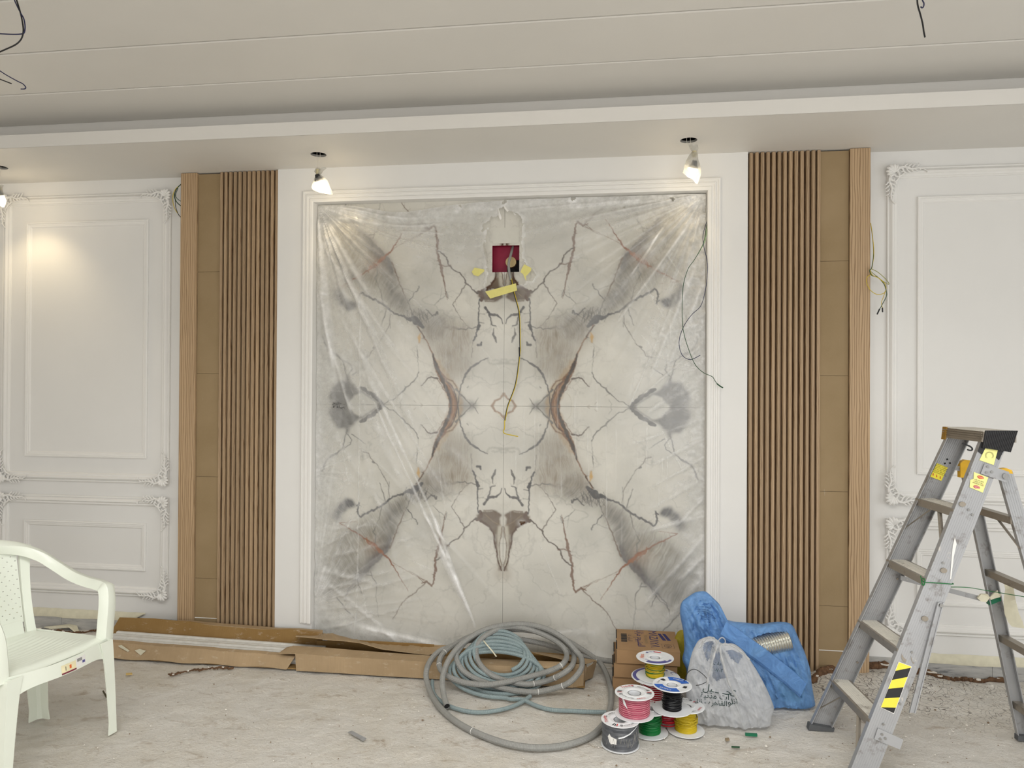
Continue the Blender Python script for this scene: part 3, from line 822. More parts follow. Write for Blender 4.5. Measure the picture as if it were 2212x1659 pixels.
# round the centre
vein(A7, [(1600, 700, 10), (1625, 850, 10), (1640, 930, 14), (1690, 1040, 18), (1760, 1115, 18), (1830, 1165, 10), (1905, 1200, 6)], G1, .75, .8)
vein(A7, [(1590, 880, 22), (1620, 840, 12), (1680, 790, 10), (1745, 715, 12)], (104, 102, 98), .8)
vein(A7, [(1600, 890, 10), (1560, 960, 12), (1500, 985, 8)], BR, .6)
vein(A7, [(1760, 725, 8), (1810, 800, 5)], G2, .7); vein(A7, [(1890, 1190, 8), (1920, 1140, 8), (1980, 1135, 12), (2070, 1150, 20)], (140, 136, 130), .4, 1.6, 2)
vein(A7, [(1950, 1175, 6), (2070, 1190, 14)], G2, .25, 2, 2)
vein(A7, [(1947, 720, 22), (1975, 772, 20), (2025, 795, 18), (2062, 842, 24)], (146, 116, 90), .75, .5, 1.2)
vein(A7, [(1700, 900, 10), (1712, 915, 6)], G2, .5)
# centre bits lower
vein(A7, [(1800, 1325, 22), (1830, 1325, 26), (1835, 1355, 12)], G1, .85)
vein(A7, [(1755, 1370, 14), (1785, 1430, 12), (1800, 1490, 16), (1815, 1520, 26)], G1, .85, 1)
vein(A7, [(1985, 1355, 8), (1970, 1400, 26), (1950, 1432, 16), (1958, 1500, 5)], (96, 94, 92), .85, .5)
vein(A7, [(1740, 1200, 6), (1750, 1290, 5), (1755, 1370, 8)], G2, .5); vein(A7, [(1600, 1480, 10), (1690, 1490, 8), (1800, 1520, 12)], G2, .7, 1.6)
vein(A7, [(1440, 1510, 12), (1520, 1480, 12), (1600, 1490, 14)], (130, 124, 114), .5, 2, 2)
vein(A8, [(1800, 10, 24), (1805, 60, 14), (1808, 200, 10), (1815, 310, 12)], G1, .85)
vein(A8, [(1808, 80, 7), (1860, 72, 5)], G1, .7); vein(A8, [(1812, 165, 5), (1862, 162, 5)], G2, .7)
vein(A8, [(1870, 225, 26), (1890, 200, 14), (1922, 160, 20), (1990, 152, 18), (2035, 110, 9), (2075, 70, 7)], (76, 74, 76), .9, .6)
vein(A8, [(1905, 185, 12), (1925, 120, 12), (1932, 60, 9), (1980, 40, 5)], G1, .8, .6)
# left structure
vein(A7, [(872, 700, 10), (862, 716, 24), (806, 768, 34), (738, 822, 36), (672, 866, 38), (640, 880, 20)], (84, 82, 80), .88, 1)
vein(A7, [(505, 960, 14), (480, 1040, 10), (468, 1130, 9), (400, 1195, 16), (300, 1262, 10), (275, 1330, 20), (250, 1385, 10)], (108, 106, 104), .8)
vein(A7, [(512, 1005, 8), (552, 1062, 9), (530, 1110, 6), (470, 1152, 6)], G2, .75); vein(A7, [(550, 1005, 8), (615, 1048, 6), (690, 1100, 4)], G2, .7)
vein(A7, [(866, 715, 7), (920, 762, 8), (965, 764, 6), (1030, 825, 9), (1085, 885, 12), (1130, 915, 8), (1190, 985, 8), (1215, 1045, 6)], G2, .75)
vein(A7, [(670, 1180, 10), (720, 1195, 8), (762, 1275, 9), (800, 1300, 6), (840, 1370, 6), (880, 1440, 9), (912, 1500, 5), (925, 1650, 5), (925, 1750, 5)], (122, 116, 110), .7)
vein(A7, [(760, 1280, 16), (775, 1290, 10)], G1, .6); vein(A7, [(830, 1490, 6), (860, 1580, 6), (880, 1660, 4)], G2, .6)
for q in ((1130, 715), (1160, 680), (1170, 760), (1215, 690), (1240, 730)): vein(A7, [(q[0], q[1], 6), (q[0]+20, q[1]-20, 4)], (150, 138, 126), .6)
vein(A7, [(1040, 690, 4), (1030, 740, 4), (1060, 780, 4)], G3, .5); vein(A7, [(1410, 700, 4), (1415, 800, 4), (1450, 850, 4)], (160, 150, 120), .5)
vein(A7, [(1445, 706, 10), (1460, 710, 8)], BD, .9)
# lower-left
vein(A8, [(1250, 20, 30), (1170, 100, 50), (1130, 90, 36), (1060, 128, 18), (960, 150, 14), (880, 220, 16), (800, 270, 18), (720, 305, 18), (645, 358, 16), (620, 330, 14), (628, 215, 14), (600, 240, 12)], (66, 66, 70), .82, 1.2)
vein(A8, [(1170, 110, 10), (1120, 200, 8), (1090, 290, 6)], G1, .5)
for k in range(16):
    a = (1100+k*14, 60+((k*37) % 60)); vein(A8, [(a[0], a[1], 6), (a[0]-45+k % 5*12, a[1]+90, 5)], G1, .55, 1.3)
vein(A8, [(1075, 300, 5), (1045, 390, 11), (1000, 480, 7), (965, 590, 10), (930, 660, 16)], (100, 78, 62), .75)
vein(A8, [(940, 560, 10), (920, 640, 22), (890, 700, 24), (800, 790, 28), (700, 895, 18), (600, 985, 12), (520, 1070, 8), (480, 1190, 8)], (88, 84, 84), .65, 1)
vein(A8, [(850, 250, 8), (830, 380, 6), (800, 430, 5), (760, 500, 6), (790, 540, 8), (790, 640, 8)], G2, .7)
vein(A8, [(600, 400, 3), (430, 415, 5), (550, 490, 9), (610, 520, 10), (690, 568, 13), (760, 615, 18), (830, 685, 22), (880, 735, 16), (935, 790, 14), (960, 835, 8), (1010, 910, 6), (1060, 1000, 4), (1110, 1090, 4)], RU, .85)
vein(A8, [(700, 560, 10), (740, 620, 26), (790, 640, 22), (850, 700, 30)], (140, 84, 44), .7, 2)
vein(A8, [(940, 790, 5), (1050, 862, 4), (1180, 935, 5), (1290, 1000, 5)], (128, 96, 74), .7)
vein(A8, [(770, 580, 5), (790, 700, 5), (740, 640, 5)], RU, .6)
vein(A8, [(1490, 300, 5), (1470, 400, 8), (1450, 500, 14), (1430, 610, 22), (1400, 700, 18), (1383, 790, 20), (1385, 890, 20), (1370, 980, 12), (1345, 1040, 12), (1300, 995, 14), (1250, 1010, 7)], (116, 84, 64), .85)
vein(A8, [(1300, 1000, 10), (1200, 1090, 8), (1095, 1165, 9), (1030, 1250, 8), (960, 1370, 5)], (118, 102, 90), .7)
vein(A8, [(1300, 990, 8), (1200, 935, 5), (1120, 890, 3)], BR, .6); vein(A8, [(1270, 1010, 6), (1215, 950, 4)], BR, .6)
vein(A8, [(1390, 785, 12), (1480, 720, 10), (1512, 640, 16), (1540, 600, 9), (1610, 573, 12), (1655, 515, 8), (1680, 460, 12), (1730, 405, 10), (1800, 365, 12)], (70, 56, 46), .88, 1.2)
vein(A8, [(1400, 650, 7), (1470, 632, 8), (1520, 640, 8)], BR, .7)
vein(A8, [(1678, 470, 8), (1625, 365, 7), (1545, 250, 6), (1600, 150, 5), (1680, 50, 4), (1740, 10, 3)], (96, 84, 76), .75)
vein(A8, [(1110, 280, 10), (1150, 340, 6), (1165, 370, 5), (1195, 385, 9), (1205, 425, 12)], G1, .7); vein(A8, [(1060, 400, 5), (1150, 375, 4)], G2, .5)
vein(A8, [(1280, 195, 10), (1345, 130, 9), (1385, 175, 16), (1395, 150, 8)], G1, .7, 1.3); vein(A8, [(1365, 245, 5), (1410, 300, 6), (1470, 340, 4), (1480, 380, 5), (1500, 310, 5)], G2, .7)
vein(A8, [(1420, 300, 5), (1440, 420, 4)], G2, .4); vein(A8, [(740, 900, 9), (760, 960, 5), (790, 1000, 8), (795, 1100, 4), (805, 1230, 4), (820, 1350, 3)], G2, .65)
vein(A8, [(610, 1010, 10), (630, 1050, 6), (650, 1115, 4)], G1, .7); vein(A8, [(400, 1150, 10), (440, 1200, 9), (500, 1280, 10), (545, 1330, 5), (590, 1390, 4)], G2, .7)
vein(A8, [(340, 1140, 7), (305, 1185, 5)], G2, .7); vein(A8, [(700, 930, 8), (745, 935, 8)], G1, .6)
vein(A8, [(690, 850, 3), (660, 930, 6), (600, 1030, 6), (520, 1090, 8)], G1, .6)
vein(A8, [(850, 70, 4), (870, 140, 7), (890, 200, 6)], G2, .7); vein(A8, [(925, 0, 5), (920, 100, 5), (915, 180, 4)], G2, .5)
# scattered hairlines and specks
for sd_, wd, al in ((501, .010, .34), (502, .007, .28), (503, .005, .3)):
    n_ = fbm((NZq, NXq), 90, sd_, 7); blend(np.exp(-((n_-.5)/wd)**2)*al*np.clip(fbm((NZq, NXq), 40, sd_+9, 3)*2.4-.75, 0, 1), (128, 126, 122))
sp = np.random.default_rng(8).random((NZq, NXq)); blend((sp > .9985)*.5*fbm((NZq, NXq), 40, 77, 2), (110, 100, 90))
for k in range(46):
    x, y = jr.uniform(20, NXq-20), jr.uniform(10, NZq-20); a = jr.uniform(0, PI); L = jr.uniform(5, 30)
    P = [(x, y), (x+L*math.cos(a), y+L*math.sin(a))]
    vein(lambda q, r: (q, r), [(P[0][0], P[0][1], 3), (P[1][0], P[1][1], 2)], (150, 148, 142), jr.uniform(.2, .45), 1.3)
grain = np.random.default_rng(3).normal(0, .012, (NZq, NXq))
img = np.clip(img*(1+grain[..., None]), 0, 1)

wall = empty('wall_niche', (SX, YM, 0), kind='structure')
HOLE = (PY(1063.5, 560, YM).x, PY(1122, 560, YM).x, PY(1090, 588, YM).z, PY(1090, 530, YM).z)   # x0,x1,z0,z1
def slab_mesh(name, sx, sz, z_limit=None, hole=None):
    us = np.arange(NXq)*du; vs = np.arange(NZq)*dv
    if z_limit: vmax = int(z_limit/dv)+1
    else: vmax = NZq
    U, Vv = np.meshgrid(us, vs[:vmax]); g = .0007
    X = sx*np.maximum(U, g); Z = -sz*np.maximum(Vv, g)
    A = np.stack([X, np.zeros_like(X), Z], -1).reshape(-1, 3)
    j, i = np.mgrid[0:vmax-1, 0:NXq-1]; b = (j*NXq+i).ravel()
    F = np.stack([b, b+1, b+NXq+1, b+NXq], 1)
    if hole:
        cx = SX+X[:-1, :-1].ravel()+sx*du/2; cz = SZ+Z[:-1, :-1].ravel()-sz*dv/2
        F = F[~((cx > hole[0]) & (cx < hole[1]) & (cz > hole[2]) & (cz < hole[3]))]
    if sx*sz > 0: F = F[:, ::-1]
    F = F[:, ::-1]
    nb = len(A); F = F.tolist()
    # thickness behind the joint edges
    B = A.copy(); top = list(range(NXq)); A2 = A[top]+[0, .018, 0]; A3 = A[[k*NXq for k in range(vmax)]]+[0, .018, 0]
    allv = np.concatenate([A, A2, A3]); 
    F += [[k, k+1, nb+k+1, nb+k] for k in range(NXq-1)] + [[k*NXq, (k+1)*NXq, nb+NXq+k+1, nb+NXq+k] for k in range(vmax-1) if not (hole and hole[2] < SZ-sz*(k+.5)*dv < hole[3])]
    me = bpy.data.meshes.new(name); me.from_pydata(allv.tolist(), [], F)
    at = me.color_attributes.new('vein', 'FLOAT_COLOR', 'POINT')
    col = np.ones((len(allv), 4)); col[:nb, :3] = img[:vmax].reshape(-1, 3); col[nb:, :3] = .05
    at.data.foreach_set('color', col.astype(np.float32).ravel()); me.materials.append(SLAB)
    return me
for (sx, sz, zl, hl) in ((-1, 1, None, None), (1, 1, None, None), (-1, -1, 1.170, HOLE), (1, -1, 1.170, HOLE)):
    me = slab_mesh('marble_slab', sx, sz, zl, hl)
    o = bpy.data.objects.new('marble_slab', me); link(o, wall, V(SX, YM, SZ))
# small rectangular inset above the box
p0 = PY(1065, 526, YM); p1 = PY(1121, 491, YM)
m = MB(); m.smooth = False; m.box((p0.x, YM-.0012, p0.z), (p1.x, YM+.002, p1.z)); m.build('marble_inset', plain('marble_inset', C(208, 206, 197), .2, var=.03), wall)

# recessed electrical box
hx0, hx1, hz0, hz1 = HOLE
def back_box():
    root = empty('electrical_back_box', ((hx0+hx1)/2, YM+.07, hz0), 'crimson plastic electrical back box recessed in the marble near its top', 'electrical box')
    m = MB(); m.smooth = False; D = .068; e = .004
    a0, a1, c0, c1 = hx0-e, hx1+e, hz0-e, hz1+e; y0, y1 = YM+.002, YM+D
    m.add([(a0,y0,c0),(a1,y0,c0),(a1,y0,c1),(a0,y0,c1),(a0,y1,c0),(a1,y1,c0),(a1,y1,c1),(a0,y1,c1)], [(4,5,6,7),(0,1,5,4),(1,2,6,5),(2,3,7,6),(3,0,4,7)])
    m.build('box_shell', BOXR, root)
    m = MB(); m.smooth = False; m.box((hx0+.075, y1-.004, hz0+.006), (hx1-.002, y1-.001, hz0+.078)); m.build('knockout_opening', DARK, root)
    m = MB(); c = PY(1105, 568, y1); m.lathe([(.0, -.03), (.030, -.030), (.030, -.002), (.026, -.002), (.026, -.02)], (c.x, y1, c.z), 28, 'y')
    m.build('pipe_end', BRASS, root)
back_box()
def pathpx(pts, n=8): return catmull([PY(p[0], p[1], p[2]) for p in pts], n)
root = empty('hanging_cable', PY(1104, 600, YM-.02), 'black and yellow twin cable hanging from grey conduit out of the crimson box', 'cable')
m = MB(); m.tube(pathpx([(1108, 533, YM+.05), (1104, 548, YM+.01), (1099, 568, YM-.02), (1100, 588, YM-.035), (1103.5, 605, YM-.04)]), .0075, 12); m.build('grey_conduit_sleeve', PIPEG, root)
W1 = [(1103.5, 602, 3.975), (1107, 622, 3.97), (1114, 648, 3.965), (1121, 680, 3.97), (1122.5, 740, 3.97), (1122, 765, 3.97), (1113, 830, 3.97), (1096, 878, 3.965), (1090, 910, 3.96)]
m = MB(); m.tube(pathpx(W1), .0023, 6); m.build('black_wire', BLK, root)
m = MB(); m.tube([p+V(.0040, 0, .0006) for p in pathpx(W1)], .0021, 6)
m.tube(pathpx([(1090, 908, 3.958), (1090, 925, 3.955), (1087, 932, 3.955), (1092, 937, 3.95), (1110, 941, 3.95), (1119, 943, 3.945)]), .0027, 8); m.build('yellow_wire', YELW, root)
m = MB(); m.tube(pathpx([(1121.5, 750, 3.967), (1122.3, 770, 3.967)], 3), .0035, 8); m.build('black_tape_joint', BLK, root)
m = MB(); m.tube(pathpx([(1073, 890, 3.972), (1080, 898, 3.965), (1088, 906, 3.962)]), .0012, 5); m.build('white_wire', WIREW, root)
def tpiece(pts, label, Y=3.99, rag=.0):
    m = MB(); m.smooth = False; P = [PY(*p[:2], (p[2] if len(p) > 2 else Y)) for p in pts]; m.prism(P, (0, .0006, 0))
    m.build('tape_piece', TAPEY, label=label, cat='tape', group=None)

# ================================================================ plastic film over the marble
TAPES = [([(1048, 630), (1114.5, 612), (1117, 627.5), (1059, 645)], 'long yellow tape strip holding the film just below the crimson box'),
         ([(1025, 578), (1046, 582), (1046, 586), (1033, 597), (1023, 594), (1019, 587)], 'small yellow tape patch left of the crimson box'),
         ([(1132.5, 571), (1148, 579), (1147, 585), (1136, 597), (1137, 607), (1134, 602), (1130, 592), (1124, 588), (1128, 578)], 'crumpled yellow tape patch right of the crimson box')]
def cr0(x, y): return (980+x/7.214, 430+y/7.214)
TEAR = [cr0(*p) for p in [(430, 400), (540, 350), (600, 290), (660, 285), (690, 260), (690, 150), (780, 130), (850, 200), (960, 240), (1040, 290), (1085, 385), (1040, 500), (1060, 650), (1065, 900), (1100, 1010), (1210, 1110), (1300, 1210), (1090, 1340), (990, 1350), (480, 1440), (515, 1180), (500, 950), (465, 740), (505, 620), (545, 450), (440, 560)]]
def film():
    NX, NZ = 400, 470
    x0, x1, z0, z1 = NX0+.004, NX1-.004, .012, 2.556
    xs = np.linspace(x0, x1, NX); zs = np.linspace(z0, z1, NZ); X, Z = np.meshgrid(xs, zs)
    f1 = fbm((NZ, NX), 60, 61, 4)-.5; f2 = fbm((NZ, NX), 14, 62, 4)-.5
    dist = np.minimum(np.minimum(X-x0, x1-X), z1-Z)
    edge = np.exp(-dist/.16)
    D = .010+.012*np.clip(dist/.3, 0, 1)+f1*.012+f2*.0036*(1+4.5*edge)
    fold = np.full(X.shape, .07)+.30*np.exp(-dist/.10)+.20*np.exp(-dist/.30)
    def corner(cx, cz, a0, a1, n, amp, R, seed):
        nonlocal D, fold
        r = np.hypot(X-cx, Z-cz); th = np.arctan2(Z-cz, X-cx)
        w = np.clip(r/.06, 0, 1)*np.exp(-r/R)*np.clip((th-a0)/.12, 0, 1)*np.clip((a1-th)/.12, 0, 1)
        rg = np.random.default_rng(seed); tt = np.linspace(-4, 4, 700); prof = np.zeros(700)
        for k in range(n):
            c = rg.uniform(a0, a1); wd = rg.uniform(.012, .05); prof += rg.uniform(.4, 1)*np.exp(-((tt-c)/wd)**2)
        g = np.interp(th, tt, prof); D = D+amp*w*g*np.clip(r/.3, .25, 1.6); fold = fold+.22*w*np.abs(np.gradient(np.interp(th, tt, prof), axis=1))*12*np.clip(r, .2, 1)+.07*w*g
    corner(x0, z1, -PI/2, -.02, 26, .020, .55, 1)
    corner(x1, z1, -PI, -PI/2, 26, .020, .5, 2) if False else None
    corner(x1+.0, z1, -PI+.02, -PI/2-.0, 26, .018, .55, 2)
    corner(x0, .25, -.25, PI/2, 20, .014, .45, 3); corner(x0-.02, 1.0, -.6, .9, 10, .008, .3, 5)
    corner(x1, 1.6, PI*.55, PI, 12, .012, .35, 4)
    def crease(p, q, w, amp, fo, fade=.15):
        nonlocal D, fold
        a = PY(p[0], p[1], 3.99); b = PY(q[0], q[1], 3.99); dx, dz = b.x-a.x, b.z-a.z; L2 = dx*dx+dz*dz
        t = ((X-a.x)*dx+(Z-a.z)*dz)/L2; d = np.hypot(X-a.x-np.clip(t, 0, 1)*dx, Z-a.z-np.clip(t, 0, 1)*dz)
        g = np.exp(-(d/w)**2)*np.clip((t+.02)/fade, 0, 1)*np.clip((1.02-t)/fade, 0, 1)*(.6+.8*np.clip(f2+.5, 0, 1))
        D = D+amp*g; fold = fold+fo*g
    crease((800, 850), (950, 1180), .006, .003, .45); crease((815, 850), (965, 1180), .006, .003, .45)
    crease((920, 1110), (1028, 1352), .007, .004, .8); crease((935, 1110), (1015, 1330), .010, .003, .6); crease((945, 1180), (1000, 1300), .014, .003, .45)
    crease((781, 560), (770, 1390), .0035, .002, .22); crease((964, 720), (962, 900), .003, .001, .12)
    crease((690, 520), (860, 760), .012, .009, .28); crease((700, 470), (800, 640), .014, .010, .3); crease((720, 660), (960, 1060), .010, .004, .2)
    crease((700, 700), (760, 900), .010, .007, .25); crease((690, 620), (720, 800), .012, .008, .3)
    crease((1500, 470), (1330, 700), .008, .005, .28); crease((1510, 560), (1400, 820), .010, .006, .28); crease((1460, 640), (1350, 900), .006, .004, .2); crease((1525, 600), (1440, 800), .014, .008, .26)
    crease((1440, 480), (1360, 600), .005, .003, .3); crease((1425, 500), (1385, 570), .004, .002, .3)
    crease((770, 1345), (970, 1388), .012, .010, .5); crease((700, 1340), (1000, 1400), .03, .012, .16); crease((690, 1250), (880, 1390), .012, .006, .2)
    crease((1020, 1385), (1290, 1360), .02, .008, .2)
    crease((690, 455), (1080, 442), .03, .012, .18); crease((700, 470), (960, 476), .010, .008, .22); crease((860, 486), (960, 500), .005, .006, .2)
    crease((1080, 436), (1500, 425), .03, .012, .16); crease((1120, 452), (1400, 430), .008, .007, .2); crease((1200, 452), (1480, 428), .007, .007, .2); crease((1060, 470), (1240, 466), .03, .003, .2)
    for k in range(16):      # broad soft folds fanning down from the upper left and up from the lower corners
        r = random.Random(200+k); x = 690+r.uniform(0, 60); y = 470+k*34; crease((x, y), (x+r.uniform(160, 420), y+r.uniform(300, 560)), r.uniform(.012, .03), r.uniform(.004, .009), r.uniform(.05, .14), .3)
    for k in range(12):
        r = random.Random(240+k); y = 1385-k*22; crease((684, y), (684+r.uniform(90, 260), y-r.uniform(-40, 90)), r.uniform(.008, .018), r.uniform(.005, .010), r.uniform(.07, .16), .25)
    for k in range(14):
        r = random.Random(280+k); y = 1240-k*42; crease((1526, y), (1526-r.uniform(60, 200), y+r.uniform(20, 180)), r.uniform(.008, .02), r.uniform(.005, .010), r.uniform(.10, .24), .25)
    for k in range(26):       # fine vertical packing creases
        r = random.Random(k); x = r.uniform(1060, 1460); y = r.uniform(640, 1000); crease((x, y), (x+r.uniform(-3, 3), y+r.uniform(60, 260)), .0022, .0008, r.uniform(.08, .28))
    for k in range(24):
        r = random.Random(50+k); x = r.uniform(700, 1450); y = r.uniform(500, 1250); crease((x, y), (x+r.uniform(20, 90), y+r.uniform(40, 160)), .003, .0012, r.uniform(.06, .2))
    # crumple along the right-hand top edge
    cr = np.exp(-((X-x1)/.10)**2)*np.clip((Z-1.6)/.3, 0, 1); D = D+cr*(fbm((NZ, NX), 7, 77, 3)-.4)*.03; fold += cr*.25
    cl = np.exp(-((X-x0)/.12)**2)*np.exp(-((Z-.95)/.35)**2); D += cl*(fbm((NZ, NX), 6, 78, 3)-.4)*.014; fold += cl*.2*fbm((NZ, NX), 5, 79, 3)
    fold += .10*np.clip(f1*2.2, -.5, 1)+.06*np.exp(-np.abs(Z-2.3)/.2)
    D = np.clip(D, .004, .06); lim = .036+.02*np.clip(dist/.08, 0, 1); D = np.minimum(D, lim)
    low = np.clip((.30-Z)/.30, 0, 1)**2*np.clip((X+1.66)/.2, 0, 1)*np.clip((.45-X)/.2, 0, 1); Y = YM-.002-D-low*.10
    fold += low*.12
    # sagging top edge leaves bare marble above it
    sag = .040*np.exp(-((X+1.22)/.20)**2)+.020*np.exp(-((X+1.0)/.3)**2); Zt = Z-sag*np.clip((Z-2.2)/.35, 0, 1)
    P = np.stack([X, Y, Zt], -1)
    fr = np.array(_r); fu = np.array(_u); ff = np.array(_f); d = P-np.array([0, 0, CAMH])
    dz = d@ff; px = IW/2+FPX*(d@fr)/dz; py = IH/2-FPX*(d@fu)/dz
    jx = (fbm((NZ, NX), 4, 91, 2)-.5)*9; jy = (fbm((NZ, NX), 4, 92, 2)-.5)*9
    keep = np.ones((NZ-1, NX-1), bool)
    pcx = (px+jx)[:-1, :-1]; pcy = (py+jy)[:-1, :-1]
    near = (pcx > 1030) & (pcx < 1175) & (pcy > 440) & (pcy < 640)
    for j, i in zip(*np.where(near)):
        if inpoly(pcx[j, i], pcy[j, i], TEAR): keep[j, i] = False
    # curl and thicken the torn rim
    small = [(1088, 438, 5), (992, 444, 4), (1237, 430, 5), (1450, 431, 5), (1345, 450, 2.5), (1128, 1130, 5)]
    for (cx, cy, r) in small: keep &= ~(np.hypot(pcx-cx, (pcy-cy)*1.2) < r)
    hol = ~keep; rim = blur(hol.astype(float), 2); rim = np.pad(rim, ((0, 1), (0, 1)), mode='edge')
    fold += np.clip(rim*3, 0, 1)*.35; P[..., 1] -= np.clip(rim*2, 0, 1)*.006
    A = P.reshape(-1, 3); j, i = np.where(keep); b = j*NX+i; F = np.stack([b, b+1, b+NX+1, b+NX], 1)
    used = np.zeros(len(A), bool); used[F.ravel()] = True; idx = np.cumsum(used)-1
    me = bpy.data.meshes.new('plastic_film'); org = np.array([(x0+x1)/2, YM-.03, 0])
    me.from_pydata((A[used]-org).tolist(), [], idx[F].tolist())
    at = me.attributes.new('fold', 'FLOAT', 'POINT'); at.data.foreach_set('value', np.clip(fold, .03, .92).ravel()[used].astype(np.float32))
    me.polygons.foreach_set('use_smooth', [True]*len(me.polygons)); me.materials.append(FILM)
    o = bpy.data.objects.new('plastic_film', me); link(o, None, Vector(org))
    tag(o, 'clear wrinkled plastic sheet stretched over the marble wall, torn around the crimson box', 'plastic sheet')
film()
def curls():
    ob = bpy.data.objects['plastic_film']
    for pts in ([(1076, 449, 3.972), (1083, 468, 3.966), (1084, 473, 3.962), (1080, 475.5, 3.962), (1077, 466, 3.966)], [(1088, 443, 3.97), (1099, 455, 3.964), (1096, 458, 3.966), (1090, 451, 3.968)], [(1108, 458, 3.97), (1115, 464, 3.966), (1112, 465, 3.966)], [(1046, 520, 3.97), (1051, 545, 3.96), (1055, 567, 3.963), (1051, 566, 3.965), (1046, 548, 3.962), (1043, 530, 3.968)]):
        m = MB(); m.smooth = False; m.prism([PY(*p) for p in pts], (0, .0012, 0)); m.build('torn_edge_curl', BULBBAG if pts[0][1] > 500 else PAPER, ob)
    for s, x, y in (('\ufe9e\ufef4\ufee0\ufea7 ..', 732, 871), ('\u25aa \ufed3\ufee0\ufef4\ufee2', 731, 879)):
        m = MB(); m.smooth = False; put_text(m, s, .022, PY(x, y, 3.975), (1.3, 0, 0), (0, 0, 1)); m.build('printed_mark', INKK, ob)
curls()
for pts, lab in TAPES: tpiece(pts, lab, 3.966 if 'long' in lab else 3.972)

# ---------------------------------------------------------------- loose wires
def wires(name, label, cat, parts, origin):
    root = empty(name, origin, label, cat)
    for nm, mat, r, pts in parts:
        m = MB(); m.tube(pathpx(pts), r*1.2, 6); m.build(nm, mat, root)
def c8(x, y, Y): return (1400+x/3.95, 440+y/3.95, Y)
wires('loose_wire_bundle', 'navy and green wires dangling from the top right of the film-covered marble', 'wire', [
    ('navy_wire', NAVY, .0015, [c8(507, 140, 4.0), c8(485, 200, 3.975), c8(467, 290, 3.955), c8(480, 390, 3.94), c8(503, 480, 3.925), (c8(505, 600, 3.925)), c8(490, 730, 3.93), c8(450, 870, 3.935), c8(370, 950, 3.935), c8(300, 1055, 3.93), c8(264, 1180, 3.93), c8(290, 1290, 3.935), c8(360, 1330, 3.93), c8(445, 1293, 3.925)]),
    ('green_wire', DGREEN, .0015, [c8(508, 140, 4.0), c8(495, 210, 3.975), c8(470, 340, 3.95), c8(400, 470, 3.94), c8(340, 560, 3.94), c8(300, 700, 3.93), c8(290, 900, 3.925), c8(300, 1080, 3.92), c8(345, 1240, 3.92), c8(400, 1370, 3.92), c8(470, 1440, 3.925), c8(545, 1475, 3.92), c8(570, 1510, 3.92), c8(590, 1540, 3.925)]),
    ('pale_green_wire', plain('pale_green_wire', C(120, 170, 110), .5), .0013, [c8(510, 150, 4.0), c8(500, 240, 3.97), c8(480, 330, 3.95), c8(420, 440, 3.945)]),
    ('wire_tip', DGREEN, .0028, [c8(588, 1536, 3.925), c8(612, 1555, 3.93), c8(638, 1571, 3.935)])], PY(1530, 480, 3.99))
def c4(x, y, Y=4.0): return (1840+x/4.484, 330+y/4.484, Y)
wires('looped_earth_wire', 'yellow and green earth wire looped and hanging at the edge of the right oak board', 'wire', [
    ('yellow_green_wire', YELW, .0015, [c4(183, 680, 4.04), c4(197, 780, 4.02), c4(210, 900, 4.0), c4(212, 1000), c4(196, 1110, 3.96), c4(180, 1140, 3.955), c4(200, 1185, 3.955), c4(260, 1215, 3.96), c4(320, 1270, 3.97), c4(330, 1330, 3.98), c4(300, 1365, 3.965), c4(240, 1370, 3.96), c4(180, 1330, 3.955), c4(145, 1260, 3.955), c4(150, 1205, 3.955), c4(185, 1182, 3.955), c4(200, 1190)]),
    ('green_wire', DGREEN, .0015, [c4(183, 684, 4.04), c4(205, 860, 4.01), c4(209, 1000), c4(192, 1115, 3.955), c4(172, 1140, 3.952), c4(195, 1190, 3.955), c4(250, 1205, 3.965), c4(310, 1270, 3.975), c4(334, 1340, 3.98), c4(335, 1390, 3.98), c4(300, 1460, 3.98), c4(265, 1525, 3.98)]),
    ('thin_olive_wire', plain('olive_wire', C(140, 140, 50), .5), .0013, [c4(190, 1125, 3.955), c4(250, 1155, 3.97), c4(320, 1215, 3.99), c4(358, 1262), c4(350, 1272), c4(290, 1235, 3.985), c4(185, 1150, 3.955)]),
    ('short_wire', YELW, .0013, [c4(325, 1340, 3.98), c4(305, 1400, 3.98), c4(288, 1450, 3.98), c4(296, 1500, 3.98)]),
    ('wire_tip', BLK, .0030, [c4(270, 1512, 3.98), c4(245, 1565, 3.98)]), ('wire_tip', BLK, .0028, [c4(296, 1500, 3.98), c4(298, 1545, 3.98)])], PY(1882, 490, 4.03))
def c7(x, y, Y=4.0): return (360+x/6.914, 360+y/6.914, Y)
wires('coiled_earth_wire', 'green and yellow wire loops poking out beside the left oak board top', 'wire', [
    ('green_wire', DGREEN, .0022, [c7(235, 250, 4.04), c7(200, 275), c7(150, 330), c7(118, 410), c7(125, 480), c7(160, 540), c7(235, 605, 4.03)]),
    ('yellow_wire', YELW, .0017, [c7(235, 262, 4.04), c7(190, 285), c7(130, 340), c7(95, 430), c7(98, 550), c7(140, 660), c7(230, 780, 4.03)]),
    ('black_wire', BLK, .0015, [c7(235, 252, 4.03), c7(160, 310), c7(125, 400), c7(130, 520), c7(140, 620), c7(180, 720), c7(235, 775, 4.03)]),
    ('dark_green_wire', DGREEN, .0015, [c7(170, 320), c7(135, 420), c7(160, 480), c7(235, 530, 4.03)])], PY(390, 430, 4.03))
YT = 3.18
def cw(x, y, Y): return (x/7.54, y/7.54, Y)
Yw = 2.35
